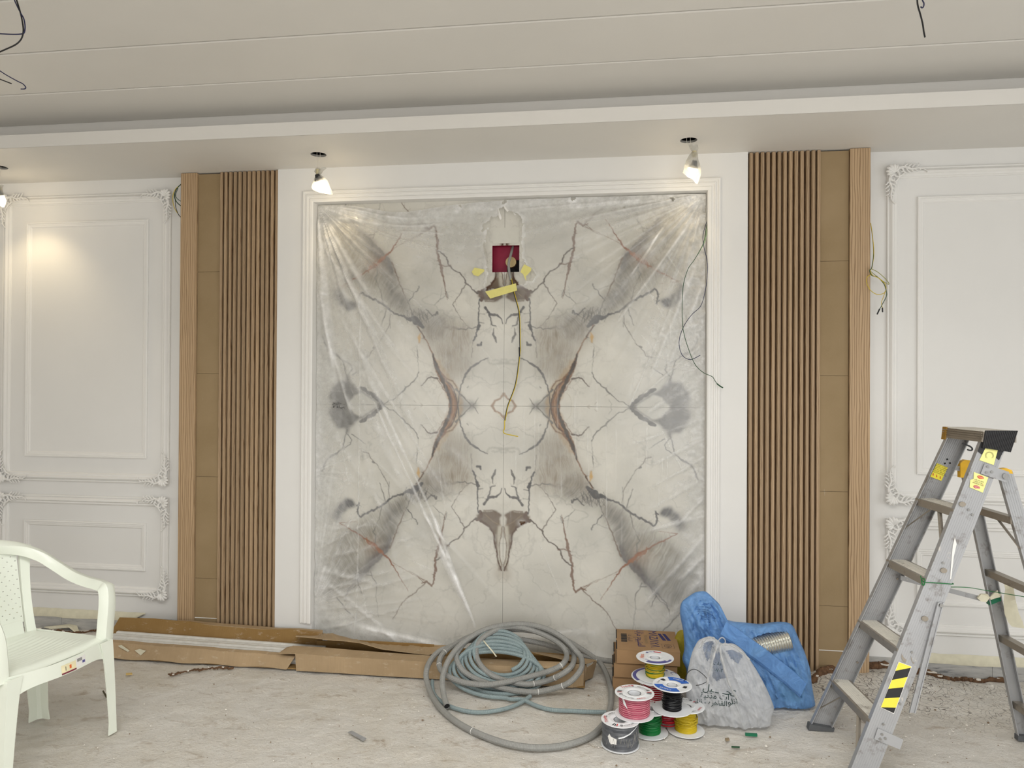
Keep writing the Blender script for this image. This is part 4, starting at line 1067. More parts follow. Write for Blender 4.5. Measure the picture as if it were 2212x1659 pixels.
wires('ceiling_wire_bundle', 'dark and navy wires hanging from the ceiling at the top left', 'wire', [
    ('black_wire', BLK, .0022, [cw(215, -180, Yw), cw(270, 0, Yw), cw(325, 180, Yw), cw(360, 330, Yw), cw(380, 480, Yw), cw(365, 590, Yw), cw(320, 670, Yw), cw(240, 735, Yw), cw(100, 800, Yw), cw(-60, 870, Yw)]),
    ('teal_wire', NAVY, .0018, [cw(175, -180, Yw), cw(235, 0, Yw), cw(290, 120, Yw), cw(335, 210, Yw), cw(385, 300, Yw), cw(408, 420, Yw), cw(395, 530, Yw), cw(340, 555, Yw), cw(200, 560, Yw), cw(0, 550, Yw), cw(-100, 545, Yw)]),
    ('navy_wire', NAVY, .0016, [cw(-120, 1090, Yw), cw(0, 1155, Yw), cw(100, 1220, Yw), cw(280, 1320, Yw), cw(370, 1365, Yw), cw(418, 1420, Yw), cw(400, 1448, Yw), cw(340, 1450, Yw)]),
    ('short_black_wire', BLK, .0018, [cw(-120, 1240, Yw), cw(0, 1290, Yw), cw(185, 1362, Yw)])], PY(30, -20, Yw))
def cx(x, y, Y=2.6): return (1900+x/6.913, y/6.913, Y)
wires('ceiling_wire_pair', 'black wire with short curled blue wire hanging from the ceiling at the top right', 'wire', [
    ('black_wire', BLK, .0022, [cx(560, -260), cx(562, 0), cx(575, 100), cx(610, 220), cx(642, 350), cx(660, 470), cx(678, 558)]),
    ('blue_wire', NAVY, .0018, [cx(600, -260), cx(635, -20), cx(662, 50), cx(655, 100), cx(635, 117), cx(612, 98)])], PY(1980, -40, 2.6))

# ---------------------------------------------------------------- bulbs in plastic bags
def bulb(k, hole, pts, top, label, aim, power):
    """pts: bag outline in photo px; top: neck point"""
    Y = hole[1]; c = PY(*top, Y); bc = PY(*pts['bulb'], Y)
    root = empty('bagged_spotlight', (bc.x, Y, bc.z-.02), label, 'lamp', 'lit bulbs in plastic bags under the soffit holes')
    m = MB()
    for s_ in (-1, 1):
        m.tube(catmull([V(hole[0]+s_*.009, Y, ZS+.04), V(hole[0]+s_*.009, Y, ZS-.01), V((hole[0]+c.x)/2+s_*.006, Y, (ZS+c.z)/2), V(c.x+s_*.005, Y, c.z)], 5), .0011, 5)
    m.build('suspension_wire', WIREW, root)
    m = MB(); m.lathe([(.0, .018), (.011, .018), (.012, -.004), (.010, -.01), (0, -.01)], (c.x, Y, c.z-.01), 16); m.build('lamp_holder', plain('holder', C(196, 186, 150), .5) if 'holder' not in MATS else MATS['holder'], root)
    ax = aim.normalized()
    q = V(0, 0, 1).rotation_difference(ax)
    def L(p): return bc+q@V(*p)
    def lat(prof, mat, nm):
        m = MB(); rings = [[L((r*math.cos(2*PI*i/24), r*math.sin(2*PI*i/24), h)) for i in range(24)] for r, h in prof]; m.loft(rings, cap=True); return m.build(nm, mat, root)
    lat([(.010, -.040), (.013, -.034), (.015, -.02), (.024, -.012), (.0245, -.004), (.022, -.002)], BLACK, 'bulb_body')
    lat([(.022, -.003), (.025, .004), (.024, .010), (.014, .014), (.002, .015)], LAMP, 'bulb_glass')
    # bag
    m = MB(); rings = []
    for (xl, y, xr, dp) in pts['bag']:
        A = PY(xl, y, Y); B = PY(xr, y, Y); cc = (A+B)/2; w = (B.x-A.x)/2
        ring = []
        for i in range(20):
            a = 2*PI*i/20; rr = 1+.13*math.sin(5*a+y*.3)+.07*math.sin(9*a+y)
            ring.append(V(cc.x+w*math.cos(a)*(1+.06*math.sin(3*a+y)), Y+dp*math.sin(a)*rr, cc.z+.002*math.sin(4*a+y)))
        rings.append(ring)
    m.loft(rings, cap=False); m.build('plastic_bag', BULBBAG, root)
    l = bpy.data.lights.new('bulb_light', 'SPOT'); l.energy = power; l.color = (1, .80, .50); l.spot_size = math.radians(104); l.spot_blend = .85; l.shadow_soft_size = .022
    lo = bpy.data.objects.new('bulb_light', l); lo.matrix_world = Matrix.Translation(bc+ax*.03) @ (V(0, 0, -1).rotation_difference(ax)).to_matrix().to_4x4()
    mw = lo.matrix_world.copy(); COL.objects.link(lo)
    p = bpy.data.lights.new('bulb_glow', 'POINT'); p.energy = power*.12; p.color = (1, .82, .56); p.shadow_soft_size = .03
    po = bpy.data.objects.new('bulb_glow', p); COL.objects.link(po); po.location = bc+ax*.045+V(0, -.01, -.01)
B1 = {'bulb': (690, 392), 'bag': [(682, 363, 706, .008), (679, 370, 698, .010), (684, 378, 692, .010), (680, 384, 700, .02), (678, 390, 706, .026), (675, 398, 710, .030), (673, 404, 711, .030), (675, 410, 714, .026), (690, 414, 717, .016), (706, 418, 719, .006), (714, 420, 718, .002)]}
bulb(0, HOLES[0], B1, (687, 369), 'lit bulb in a clear plastic bag above the left end of the marble niche', V(.22, .36, -.9), 9)
B2 = {'bulb': (1497, 364), 'bag': [(1488, 313, 1508, .010), (1491, 320, 1509, .010), (1495, 328, 1506, .009), (1489, 334, 1507, .016), (1483, 345, 1509, .024), (1479, 355, 1511, .030), (1476, 366, 1513, .032), (1475, 371, 1514, .032), (1483, 379, 1513, .026), (1497, 387, 1511, .014), (1502, 394, 1508, .005), (1504, 397, 1507, .002)]}
bulb(1, HOLES[1], B2, (1500, 330), 'lit bulb in a clear plastic bag above the right end of the marble niche', V(-.22, .32, -.92), 7)
B3 = {'bulb': (-2, 424), 'bag': [(-10, 400, 8, .010), (-6, 408, 4, .010), (-14, 418, 6, .026), (-16, 426, 8, .030), (-14, 432, 10, .030), (-8, 438, 10, .026), (0, 443, 10, .012), (5, 447, 9, .003)]}
bulb(2, HOLES[2], B3, (-2, 405), 'lit bulb in a clear plastic bag at the far left, cut by the picture edge', V(.03, .37, -.93), 20)
# ================================================================ cartons and moulding stock along the wall
def sheet(mb, pts, t=.003, d=(0, 1, 0)):
    P = [Vector(p) for p in pts]; mb.prism(P, Vector(d)*t); return mb
def PYs(L, Y): return [PY(p[0], p[1], (p[2] if len(p) > 2 else Y)) for p in L]
def open_tray():
    root = empty('open_long_carton', (-2.2, 3.75, 0), 'long opened cardboard tray lying on the floor under the left wood panel', 'cardboard box')
    rg = random.Random(4)
    m = MB(); m.smooth = False
    top = [(205+k*(637-205)/24, 1385.5+k*(1418.5-1385.5)/24+rg.uniform(-.8, .8)) for k in range(25)]
    fl = [PY(x, y, 3.665) for x, y in top]; bl = [V(p.x, 3.640, .006+.004*math.sin(i)) for i, p in enumerate(fl)]
    bl[-1].x -= .035; fl[-1].x -= .0
    for k in range(24): m.hexa([bl[k], bl[k+1], bl[k+1]+V(0, .004, 0), bl[k]+V(0, .004, 0), fl[k], fl[k+1], fl[k+1]+V(0, .004, 0), fl[k]+V(0, .004, 0)])
    m.build('front_wall', CARD, root)
    # inward top fold of the front wall
    m = MB(); m.smooth = False
    for k in range(24): m.hexa([fl[k], fl[k+1], fl[k+1]+V(0, .030, .002), fl[k]+V(0, .030, .002), fl[k]+V(0, 0, .003), fl[k+1]+V(0, 0, .003), fl[k+1]+V(0, .030, .005), fl[k]+V(0, .030, .005)])
    m.build('front_fold', CARD, root)
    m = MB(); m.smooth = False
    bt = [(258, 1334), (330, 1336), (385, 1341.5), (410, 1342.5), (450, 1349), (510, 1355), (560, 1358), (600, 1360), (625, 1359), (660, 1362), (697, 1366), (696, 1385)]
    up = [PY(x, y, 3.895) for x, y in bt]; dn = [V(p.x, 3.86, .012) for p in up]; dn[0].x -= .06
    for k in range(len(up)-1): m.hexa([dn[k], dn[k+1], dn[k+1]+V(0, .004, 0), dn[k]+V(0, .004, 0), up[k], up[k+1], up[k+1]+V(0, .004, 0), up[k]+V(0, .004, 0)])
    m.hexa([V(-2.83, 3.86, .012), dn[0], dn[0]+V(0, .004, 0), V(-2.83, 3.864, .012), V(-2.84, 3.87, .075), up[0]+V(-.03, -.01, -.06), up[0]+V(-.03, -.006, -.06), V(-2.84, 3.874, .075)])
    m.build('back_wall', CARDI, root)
    # folded rim lying over the back wall
    m = MB(); m.smooth = False
    rim = [(385, 1340.5), (420, 1342), (480, 1347.5), (540, 1352), (600, 1357), (650, 1358.5), (697, 1362)]
    r = [PY(x, y, 3.94) for x, y in rim]; r2 = [PY(x, y+5.5, 3.894) for x, y in rim]
    for k in range(len(r)-1): m.hexa([r2[k], r2[k+1], r[k+1], r[k], r2[k]+V(0, 0, .003), r2[k+1]+V(0, 0, .003), r[k+1]+V(0, 0, .003), r[k]+V(0, 0, .003)])
    m.build('folded_rim', CARD, root)
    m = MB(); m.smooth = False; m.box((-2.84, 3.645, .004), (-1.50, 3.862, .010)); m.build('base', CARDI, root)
    for (pts, z) in (([(255, 1395), (262, 1393.5), (280, 1406), (276, 1408), (258, 1398)], 0), ([(291, 1405), (301, 1402), (315, 1406), (310, 1410), (304, 1416), (298, 1411)], 0)):
        m = MB(); m.smooth = False; sheet(m, PYs(pts, 3.646), .002); m.build('torn_tape', TAPEC, root)
open_tray()
for k, (yy, zz, w, lab) in enumerate(((3.705, .060, .040, 'front'), (3.762, .066, .052, 'middle'), (3.825, .058, .046, 'back'))):
    m = MB(); pr = [(0, 0), (0, .014), (.006, .02), (.014, .02), (.018, .012), (.026, .014), (.034, .024), (w, .024), (w, 0)]
    a, b_ = V(-2.82, yy-w/2, zz-.02+.01*k), V(-1.60+.02*k, yy-w/2, zz-.035+.008*k)
    m.smooth = False
    m.loft([[a+V(0, q[0], q[1]) for q in pr], [b_+V(0, q[0], q[1]) for q in pr]]); 
    m.build('moulding_length', PROFILE, label='%s length of white wall moulding lying inside the open cardboard tray' % lab, cat='moulding', group='moulding lengths in the tray')
    if k == 0:
        pass
# packing under the mouldings so that they rest on the tray base
m = MB(); m.smooth = False; m.box((-2.80, 3.70, .010), (-1.64, 3.84, .029)); m.build('packing_strip', PROFILE, label='flat white strips stacked under the mouldings in the open tray', cat='moulding')

def long_carton():
    root = empty('long_carton', (-.9, 3.70, 0), 'long dusty cardboard carton behind the grey conduit coil, top flap torn open', 'cardboard box')
    Yf = 3.632
    T = [(602, 1411.8), (637.6, 1412.5), (700, 1418), (800, 1424), (924, 1431), (1050, 1438), (1150, 1443), (1240, 1449)]
    B = [(625, 1446), (640, 1447), (729, 1457), (800, 1462), (918, 1474), (1050, 1484), (1150, 1491), (1238, 1496)]
    tp = [PY(x, y, Yf) for x, y in T]; bt = [V(PY(x, y, Yf).x, Yf-.003*(i % 2), .004) for i, (x, y) in enumerate(B)]
    m = MB(); m.smooth = False
    for k in range(1, len(tp)-1): m.hexa([bt[k], bt[k+1], bt[k+1]+V(0, .004, 0), bt[k]+V(0, .004, 0), tp[k], tp[k+1], tp[k+1]+V(0, .004, 0), tp[k]+V(0, .004, 0)])
    m.build('front_face', CARD, root)
    K = [(614, 1399.6), (629.6, 1395.6), (699, 1399.6), (760, 1405), (818.6, 1409.5), (932, 1417.5), (1060, 1424), (1240, 1432)]
    m = MB(); m.smooth = False
    kb = [V(PY(x, y, 3.70).x, 3.725, max(PY(x, y, 3.725).z, .055)) for x, y in K]
    for k in range(len(tp)-1): m.hexa([tp[k], tp[k+1], kb[k+1], kb[k], tp[k]+V(0, 0, .003), tp[k+1]+V(0, 0, .003), kb[k+1]+V(0, 0, .003), kb[k]+V(0, 0, .003)])
    m.build('top_face', CARD, root)
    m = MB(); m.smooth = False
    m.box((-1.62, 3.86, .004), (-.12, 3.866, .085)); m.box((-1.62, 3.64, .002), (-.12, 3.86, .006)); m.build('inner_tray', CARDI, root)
    # torn flap hanging over the opening
    lo = [(638.6, 1375.7), (680, 1379), (705, 1382.7), (740, 1385), (779, 1389.6), (800, 1396), (822.6, 1402.6), (870, 1409), (926, 1415.5), (938, 1411.5)]
    hi = [(640, 1374), (690, 1374), (697, 1369), (719, 1369.7), (769, 1383), (795, 1388), (838.5, 1390.6), (880, 1392), (918, 1393.6), (964, 1395.6)]
    m = MB(); m.smooth = False; L = []; H_ = []; rg = random.Random(3); N = 46
    def samp(P, t):
        i = min(int(t*(len(P)-1)), len(P)-2); f = t*(len(P)-1)-i; return (P[i][0]+(P[i+1][0]-P[i][0])*f, P[i][1]+(P[i+1][1]-P[i][1])*f)
    for k in range(N+1):
        t = k/N; a = samp(lo, t); c = samp(hi, t); L.append(PY(a[0], a[1], 3.735)); H_.append(PY(c[0], c[1]+rg.uniform(-1.6, 1.2), 3.90))
    for k in range(N): m.hexa([L[k], L[k+1], H_[k+1], H_[k], L[k]+V(0, 0, .003), L[k+1]+V(0, 0, .003), H_[k+1]+V(0, 0, .003), H_[k]+V(0, 0, .003)])
    m.build('torn_flap', CARD, root)
    m = MB(); m.smooth = False; m.hexa([V(-1.62, 3.735, .01), V(-.95, 3.735, .01), V(-.95, 3.90, .01), V(-1.62, 3.90, .01), V(-1.60, 3.865, .118), V(-1.0, 3.865, .085), V(-1.0, 3.87, .085), V(-1.60, 3.87, .118)]) if False else m.box((-1.56, 3.868, .01), (-.95, 3.872, .095)); m.build('inner_flap', CARDI, root)
    # crumpled end beside the cartons
    m = MB(); m.smooth = False; rg = random.Random(8)
    e0 = PY(1238, 1449, Yf); e1 = V(e0.x, Yf, .004)
    pts = [(e0, e1), (PY(1262, 1436, 3.66), V(e0.x+.05, 3.655, .004)), (PY(1268, 1442, 3.69), V(e0.x+.035, 3.70, .004)), (PY(1288, 1428, 3.76), V(e0.x+.09, 3.77, .004)), (PY(1284, 1426, 3.85), V(e0.x+.075, 3.86, .004))]
    for (a, b_), (c, d) in zip(pts[:-1], pts[1:]):
        m.hexa([b_, d, d+V(.004, .003, 0), b_+V(.004, .003, 0), a, c, c+V(.004, .003, 0), a+V(.004, .003, 0)])
    m.build('crumpled_end', CARD, root)
    m = MB(); m.smooth = False
    m.hexa([e0+V(-.26, 0, .0), e0, pts[1][0], e0+V(-.2, .05, .01), e0+V(-.26, 0, .003), e0+V(0, 0, .003), pts[1][0]+V(0, 0, .003), e0+V(-.2, .05, .013)])
    m.hexa([pts[1][0], pts[3][0], pts[4][0], e0+V(-.25, .2, .01), pts[1][0]+V(0, 0, .003), pts[3][0]+V(0, 0, .003), pts[4][0]+V(0, 0, .003), e0+V(-.25, .2, .013)])
    m.build('end_flap', CARD, root)
long_carton()

# ---------------------------------------------------------------- conduit coils
def z1(cx_, cy_, z): return PZ(900+cx_/5.027, 1320+cy_/5.027, z)
A_PATH = [(330,1035,.022),(292,900,.045),(280,740,.085),(320,590,.125),(400,450,.165),(520,330,.2),(700,220,.23),(900,160,.25),(1150,140,.255),(1400,190,.24),(1600,300,.205),(1720,420,.16),(1790,520,.13),(1780,640,.115),(1650,780,.07),(1450,850,.032),(1250,880,.024),(1000,850,.03),(780,790,.045),(600,715,.065),(480,620,.10),(430,500,.14),(460,420,.165),(560,310,.195),(720,235,.215),(950,190,.225),(1250,215,.22),(1500,275,.195),(1650,370,.165),(1710,480,.125),(1680,600,.125),(1560,695,.095),(1400,760,.05),(1200,795,.045),(1000,765,.05),(820,700,.07),(690,580,.11),(645,450,.15),(680,330,.195),(800,235,.225),(980,175,.238),(1200,195,.232),(1430,280,.20),(1580,380,.17),(1630,480,.14),(1590,570,.14),(1470,640,.11),(1250,705,.07),(1000,765,.062),(750,800,.055),(500,770,.06),(330,700,.075),(250,610,.09),(262,500,.12),(360,400,.15),(560,285,.185),(800,215,.215),(1100,200,.215),(1400,235,.195),(1650,320,.15),(1850,425,.095),(1960,520,.06),(2050,660,.03),(2105,820,.0165),(2112,980,.0145),(2085,1110,.0145),(2020,1240,.0145),(1870,1370,.0145),(1600,1460,.0145),(1300,1485,.0145),(1000,1445,.0145),(700,1345,.0145),(450,1215,.0145),(280,1075,.0145),(170,920,.0145),(110,760,.04),(108,640,.08),(155,530,.105),(240,440,.13),(350,392,.145),(520,330,.16),(760,300,.16),(1050,300,.16),(1350,350,.14),(1600,420,.10),(1800,450,.08),(2000,490,.062),(2132,522,.056)]
root = empty('grey_conduit_coil', (-.5, 3.5, 0), 'large loose coil of corrugated grey conduit on the floor before the plastic-covered marble', 'conduit')
pa = catmull([z1(*p) for p in A_PATH], 9)
for p in pa: p.y = min(p.y, 3.87)
m = MB(); m.tube(pa, .0138, 10, uvlen=True, cap=False); m.build('conduit', PIPEG, root)
for nm, e in (('dark_bore', 0), ('dark_bore', -1)):
    a = pa[e]; d = (pa[1]-pa[0]) if e == 0 else (pa[-2]-pa[-1]); d.normalize()
    m = MB(); m.tube([a+d*.003, a+d*.005], .0118, 12); m.build(nm, DARK, root)
for t in (.165, .18, .36, .375, .52, .6, .615, .70, .82):     # pale joint rings
    i = int(t*len(pa)); m = MB(); m.tube([pa[i], pa[i]+(pa[i+1]-pa[i]).normalized()*.0025], .0145, 12); m.build('pale_ring', PAPER, root)
m = MB(); q = pa[5]
root = empty('bluish_conduit_coil', (-.55, 3.55, 0), 'thinner bluish grey conduit coiled inside the big grey coil', 'conduit')
BP = [(2090,1098,.0095),(1900,1095,.0095),(1700,1086,.0095),(1450,1070,.0095),(1280,1020,.0095),(1150,962,.012),(1030,958,.013)]
def zb(cy_): return max(.012, .235-.00034*(cy_-200))
K = 9
K = 7
for k in range(K*16):
    t = k/16; kk = (K-1-t*(K-1)/K)*8/6; a = .5*PI+2*PI*t
    l, r, tp_, bo = 655-38*kk, 1165+30*kk, 195+33*kk, 655+36*kk
    x = (l+r)/2+(r-l)/2*math.cos(a)+(-.18*(r-l)/2)*math.sin(a)*-1; y = (tp_+bo)/2+(bo-tp_)/2*math.sin(a)
    BP.append((x-20*math.sin(a), y, zb(y)+.004*math.sin(k*.7)))
pb = catmull([z1(*p) for p in BP], 5)
m = MB(); m.tube(pb, .0098, 9, uvlen=True); m.build('conduit', PIPEB, root)
m = MB(); m.tube(catmull([z1(*p) for p in [(1235,925,.014),(1100,1010,.0105),(900,1075,.0098),(650,1100,.0098),(430,1060,.0098),(260,980,.0098),(180,880,.012),(170,760,.03)]], 10), .0098, 9, uvlen=True); m.build('loose_end', PIPEB, root)
m = MB(); P = [z1(*p)+V(0, -.012, 0) for p in [(732,312,.20),(770,360,.19),(830,430,.165),(870,485,.15)]]; m.tube(catmull(P, 6), [.004]*19, 6, .3); m.build('white_tie', TAPEC, root)

# ---------------------------------------------------------------- cartons
AR1 = ''.join(reversed('\ufe8d\ufedf\ufee4\ufee8\ufef4\ufeee\ufee1 \ufee3\ufeb0\ufe8d\ufef3\ufe8e'))
def carton(z0, x0, label, top=False, dx=0, dy=0):
    x1, y0, y1, h = x0+.306, 3.60+dy, 3.905+dy, .0722
    root = empty('small_carton', ((x0+x1)/2, (y0+y1)/2, z0), label, 'cardboard box', 'stacked cartons behind the wire spools')
    m = MB(); m.smooth = False; b = .0015
    m.box((x0, y0, z0+.0046), (x1, y1, z0+h-b)); m.box((x0+.01, y0+.012, z0+.0003), (x1-.01, y1-.01, z0+.0046)); m.build('body', CARDX, root)
    m = MB(); m.smooth = False; m.box((x0-.0012, y0-.0012, z0+h-b), (x1+.0012, y1, z0+h)); m.build('lid', CARDX, root)
    m = MB(); m.smooth = False
    m.box((x0-.0016, y0+.006, z0+h-.0001), (x0+.0035, y0+.13, z0+h+.0004)); m.box((x0-.0016, y0+.16, z0+h-.0001), (x0+.0035, y1-.01, z0+h+.0004))
    m.box((x0-.0016, y0+.004, z0+.01), (x0-.0004, y0+.10, z0+h-.004)); m.build('lid_slot', DARK, root)
    if top:
        z = z0+h+.0006; cx_, cy_ = (x0+x1)/2, (y0+y1)/2
        m = MB(); m.smooth = False
        X = lambda px, py: PZ(px, py, z)
        put_text(m, 'M\u039bZ\u039bY\u039b', .062, X(1411, 1380), (0, -1, 0), (.98, 0, 0))
        m.build('printed_wordmark', INK, root); m = MB(); m.smooth = False
        put_text(m, AR1, .052, X(1383, 1379), (0, -1, 0), (1, 0, 0))
        c = X(1432, 1377); 
        for d in (-.012, .012):
            m.build('printed_wordmark' if d < 0 else 'printed_bar', INK, root); m = MB(); m.smooth = False
            m.add([c+V(-.012+d, .055, 0), c+V(.004+d, .055, 0), c+V(.016+d+.01, -.045, 0), c+V(-.002+d+.01, -.045, 0)], [(3, 2, 1, 0)])
        m.build('printed_bar', INK, root)
        m = MB(); m.smooth = False
        put_text(m, 'ALUMINIUM', .022, X(1395, 1381), (0, -1, 0), (1, 0, 0)); m.build('small_print', MDF, root)
        m = MB(); m.smooth = False
        c = X(1348, 1378)
        m = MB(); m.smooth = False
        for k in range(9): m.add([c+V(-.015, .07-.014*k, 0), c+V(.015, .07-.014*k, 0), c+V(.015, .061-.014*k-.002*(k % 3), 0), c+V(-.015, .061-.014*k-.002*(k % 3), 0)], [(3, 2, 1, 0)])
        m.build('barcode', INKK, root); m = MB(); m.smooth = False
        put_text(m, ''.join(reversed('\ufedf\ufee0\ufe91\ufef4\ufe8e\ufeed\ufead \ufecb\ufee0')), .03, X(1361, 1378), (0, -1, 0), (1, 0, 0))
        m.build('faded_arabic_line', plain('faded_print', C(92, 74, 70), .7), root); m = MB(); m.smooth = False
        c = X(1443, 1396); w, h2 = .03, .030
        for (a0, a1, b0_, b1) in ((-w, w, -h2, -h2+.0015), (-w, w, h2-.0015, h2), (-w, -w+.0015, -h2, h2), (w-.0015, w, -h2, h2)): m.add([c+V(a0, b0_, 0), c+V(a1, b0_, 0), c+V(a1, b1, 0), c+V(a0, b1, 0)], [(0, 1, 2, 3)])
        m.build('care_frame', MATS['faded_print'] if 'faded_print' in MATS else plain('faded_print', C(92, 74, 70), .7), root); FP = MATS['faded_print']
        n = 20
        for r in (.020, .010):
            m = MB(); m.smooth = False; m.add([c+V(r*q*math.cos(i*2*PI/n), r*q*math.sin(i*2*PI/n), 0) for q in (1, .85) for i in range(n)], [(i, (i+1) % n, n+(i+1) % n, n+i) for i in range(n)]); m.build('care_ring', FP, root)
        m = MB(); m.smooth = False; put_text(m, 'INFO', .010, c+V(-.0, -.012, 0), (0, -1, 0), (1, 0, 0)); m.build('care_text', FP, root)
carton(.001, .018, 'lowest of three small brown cartons stacked behind the wire spools', dy=.022)
carton(.0735, .024, 'middle of three small brown cartons stacked behind the wire spools', dy=.010)
carton(.146, .036, 'top carton with dark blue lettering, on the stack behind the wire spools', top=True)

# ---------------------------------------------------------------- wire spools
def spool(c, z0, H, R, rw, wire, label, design, taper=.85, wrap=False, flange=WHITEP, loose=0, seed=1, tilt=None, wlabel=None):
    rg = random.Random(seed); root = empty('wire_spool', (c[0], c[1], z0), label, 'wire spool', 'wire spools piled before the cartons')
    c = V(c[0], c[1], z0); rh = .036 if wrap else .029; t = .0028
    m = MB(); m.lathe([(rh*.72, 0), (R, 0), (R+.0006, t*.5), (R, t), (rh*.72, t)], c, 40, closed=True); m.build('bottom_flange', flange, root)
    m = MB(); m.lathe([(rh*.72, H-t), (R, H-t), (R+.0008, H-t*.5), (R, H), (R*.93, H+.0006), (R*.9, H), (rh*1.35, H), (rh*1.3, H+.0012), (rh, H+.0008), (rh*.72, H-.004)], c, 40, closed=True); m.build('top_flange', flange, root)
    m = MB(); m.lathe([(rh, t), (rh, H-t), (rh*.72, H-t), (rh*.72, t)], c, 24, closed=True); m.build('hub', flange, root)
    m = MB(); m.lathe([(0, .002), (rh*.72, .002)], c, 20, closed=True); m.build('hub_floor', DARK, root)
    # wound wire: ridged turns with a slight belly
    pr = []; n = int((H-2*t)/.0034)
    for k in range(n+1):
        zz = t+(H-2*t)*k/n; q = rw*(taper+(1-taper)*math.cos(PI*(.12+.5*k/n)-.2)) if not wrap else rw*(1-.02*math.cos(k))
        q += rg.uniform(-.0010, .0010) if not wrap else 0
        pr += [(q-.0016, zz), (q+.0004, zz+(H-2*t)/n*.5)]
    pr[-1] = (pr[-1][0], H-t)
    m = MB(); m.lathe([(rh, t)]+pr+[(rh, H-t)], c, 36, closed=True); m.build('wound_wire', wire, root)
    if loose:       # a few loose crossing turns
        for k in range(loose):
            m = MB(); a0 = rg.uniform(0, 6); sl = rg.uniform(-.02, .02); zc = rg.uniform(.35, .65)*H; q = rw+.0015+rg.uniform(0, .003)
            P = [c+V((q+.001*math.sin(3*i*.26))*math.cos(a0+i*.26), (q)*math.sin(a0+i*.26), min(H-t-.002, max(t+.002, zc+sl*math.sin(i*.26)))) for i in range(25)]
            m.tube(P, .0012, 5); m.build('loose_turn', wire, root)
    z = H+.0012
    def sector(mt, r0, r1, a0, a1, nm='printed_band'):
        m = MB(); m.smooth = False; n = max(3, int(abs(a1-a0)/6)); A = [math.radians(a0+(a1-a0)*i/n) for i in range(n+1)]
        m.add([c+V(r*math.cos(a), r*math.sin(a), z) for r in (r0*R, r1*R) for a in A], [(i, n+1+i, n+2+i, i+1) for i in range(n)]); m.build(nm, mt, root)
    def txt(s, mt, size, r, a, nm='printed_text'):
        m = MB(); m.smooth = False; A = math.radians(a); o = c+V(r*R*math.cos(A), r*R*math.sin(A), z+.0003)
        tx = V(-math.sin(A), math.cos(A), 0)*(-1); m_ = put_text(m, s, size, o, tx, V(math.cos(A), math.sin(A), 0)*1.0); m.build(nm, mt, root)
    for it in design:
        (sector if it[0] == 's' else txt)(*it[1:])
    return root, c
def marks(red=REDW, a0=0):
    d = []
    for k, a in enumerate((20, 200)): d += [('s', INKK, .62, .86, a0+a, a0+a+4), ('s', INKK, .66, .88, a0+a+8, a0+a+12), ('s', red, .62, .88, a0+a+15, a0+a+19), ('t', 'B', INKK, .022, .76, a0+a+34)]
    d += [('t', 'THHN', red, .020, .76, a0+150), ('t', 'THHN', red, .014, .76, a0+325), ('t', '600 V', INKK, .011, .74, a0+95), ('t', '10 AWG', INKK, .010, .74, a0+70), ('t', 'PVC/N', INKK, .010, .74, a0+255),
          ('s', red, .82, .87, a0+122, a0+128), ('s', INKK, .72, .78, a0+120, a0+128), ('t', '100YD', INKK, .010, .76, a0+285)]
    return d
# lower layer
sF, cF = spool((.048, 3.09), 0, .107, .080, .0755, GREYW, 'front-left spool of black wire sealed in clear wrap, on the floor under the pink spool', marks(REDW, 40), wrap=True)
m = MB(); m.smooth = False
def onwire(c, R, pts, t=.001, h0=0):
    return [V(c.x+R*math.sin(math.radians(a)), c.y-R*math.cos(math.radians(a)), c.z+z) for a, z in pts]
m.add(onwire(cF, .0775, [(-42, .058), (-36, .072), (-30, .062), (-12, .056), (-12, .034), (-24, .034), (-30, .030), (-36, .038)]), [(0, 1, 2, 7), (2, 3, 4, 5), (7, 2, 5, 6)]); m.build('paper_tag', PAPER, sF)
m = MB(); P = [V(cF.x+.0785*math.sin(math.radians(a)), cF.y-.0785*math.cos(math.radians(a)), z) for a, z in ((-6, .062), (10, .068), (28, .078), (48, .092), (62, .100))]; m.tube(P, [.006, .0055, .004, .002, .001], 7, .5); m.build('rolled_wrap_edge', WHITEP, sF)
for k in range(4):
    m = MB(); a = -50+32*k; P = [V(cF.x+.0768*math.sin(math.radians(a+j*9+5*math.sin(j+k))), cF.y-.0768*math.cos(math.radians(a+j*9+5*math.sin(j+k))), .02+.018*((j*2+k) % 4)) for j in range(5)]
    m.tube(catmull(P, 4), .0007, 5); m.build('wrap_crease', GYPSUM, sF)
spool((.176, 3.222), 0, .105, .080, .049, GREEN, 'green wire spool on the floor between the black wrapped spool and the yellow one', marks(REDW, 300), loose=8, seed=3)
spool((.336, 3.262), 0, .108, .080, .047, YELW, 'plain yellow wire spool standing on the floor at the right end of the spool pile', marks(REDW, 10), loose=9, seed=5)
root, cB = spool((.216, 3.442), 0, .158, .112, .070, RED, 'widest spool, red and white striped wire, at the back under the yellow-green spool', [('s', INKP, .80, .95, 100, 215), ('t', 'C', INKP, .04, .84, 30), ('s', INKP, .78, .88, 50, 58)], seed=6)
for k in range(14):
    m = MB(); q = .0712; zc = .03+k*.0088; m.tube([cB+V(q*math.cos(i*PI/12), q*math.sin(i*PI/12), zc+.002*math.sin(i)) for i in range(25)], .0011, 5, cap=False); m.build('white_stripe', PAPER, root)
# loose red coil between the lower spools
m = MB(); P = []
for i in range(150): a = i*.26; q = .034+.004*math.sin(i*.11); P.append(V(.262+q*math.cos(a), 3.288+q*math.sin(a)*.8, .006+.055*i/150))
m.tube(P, .0028, 6); m.build('red_wire_coil', RED, label='small loose coil of red wire between the green and yellow spools', cat='wire')
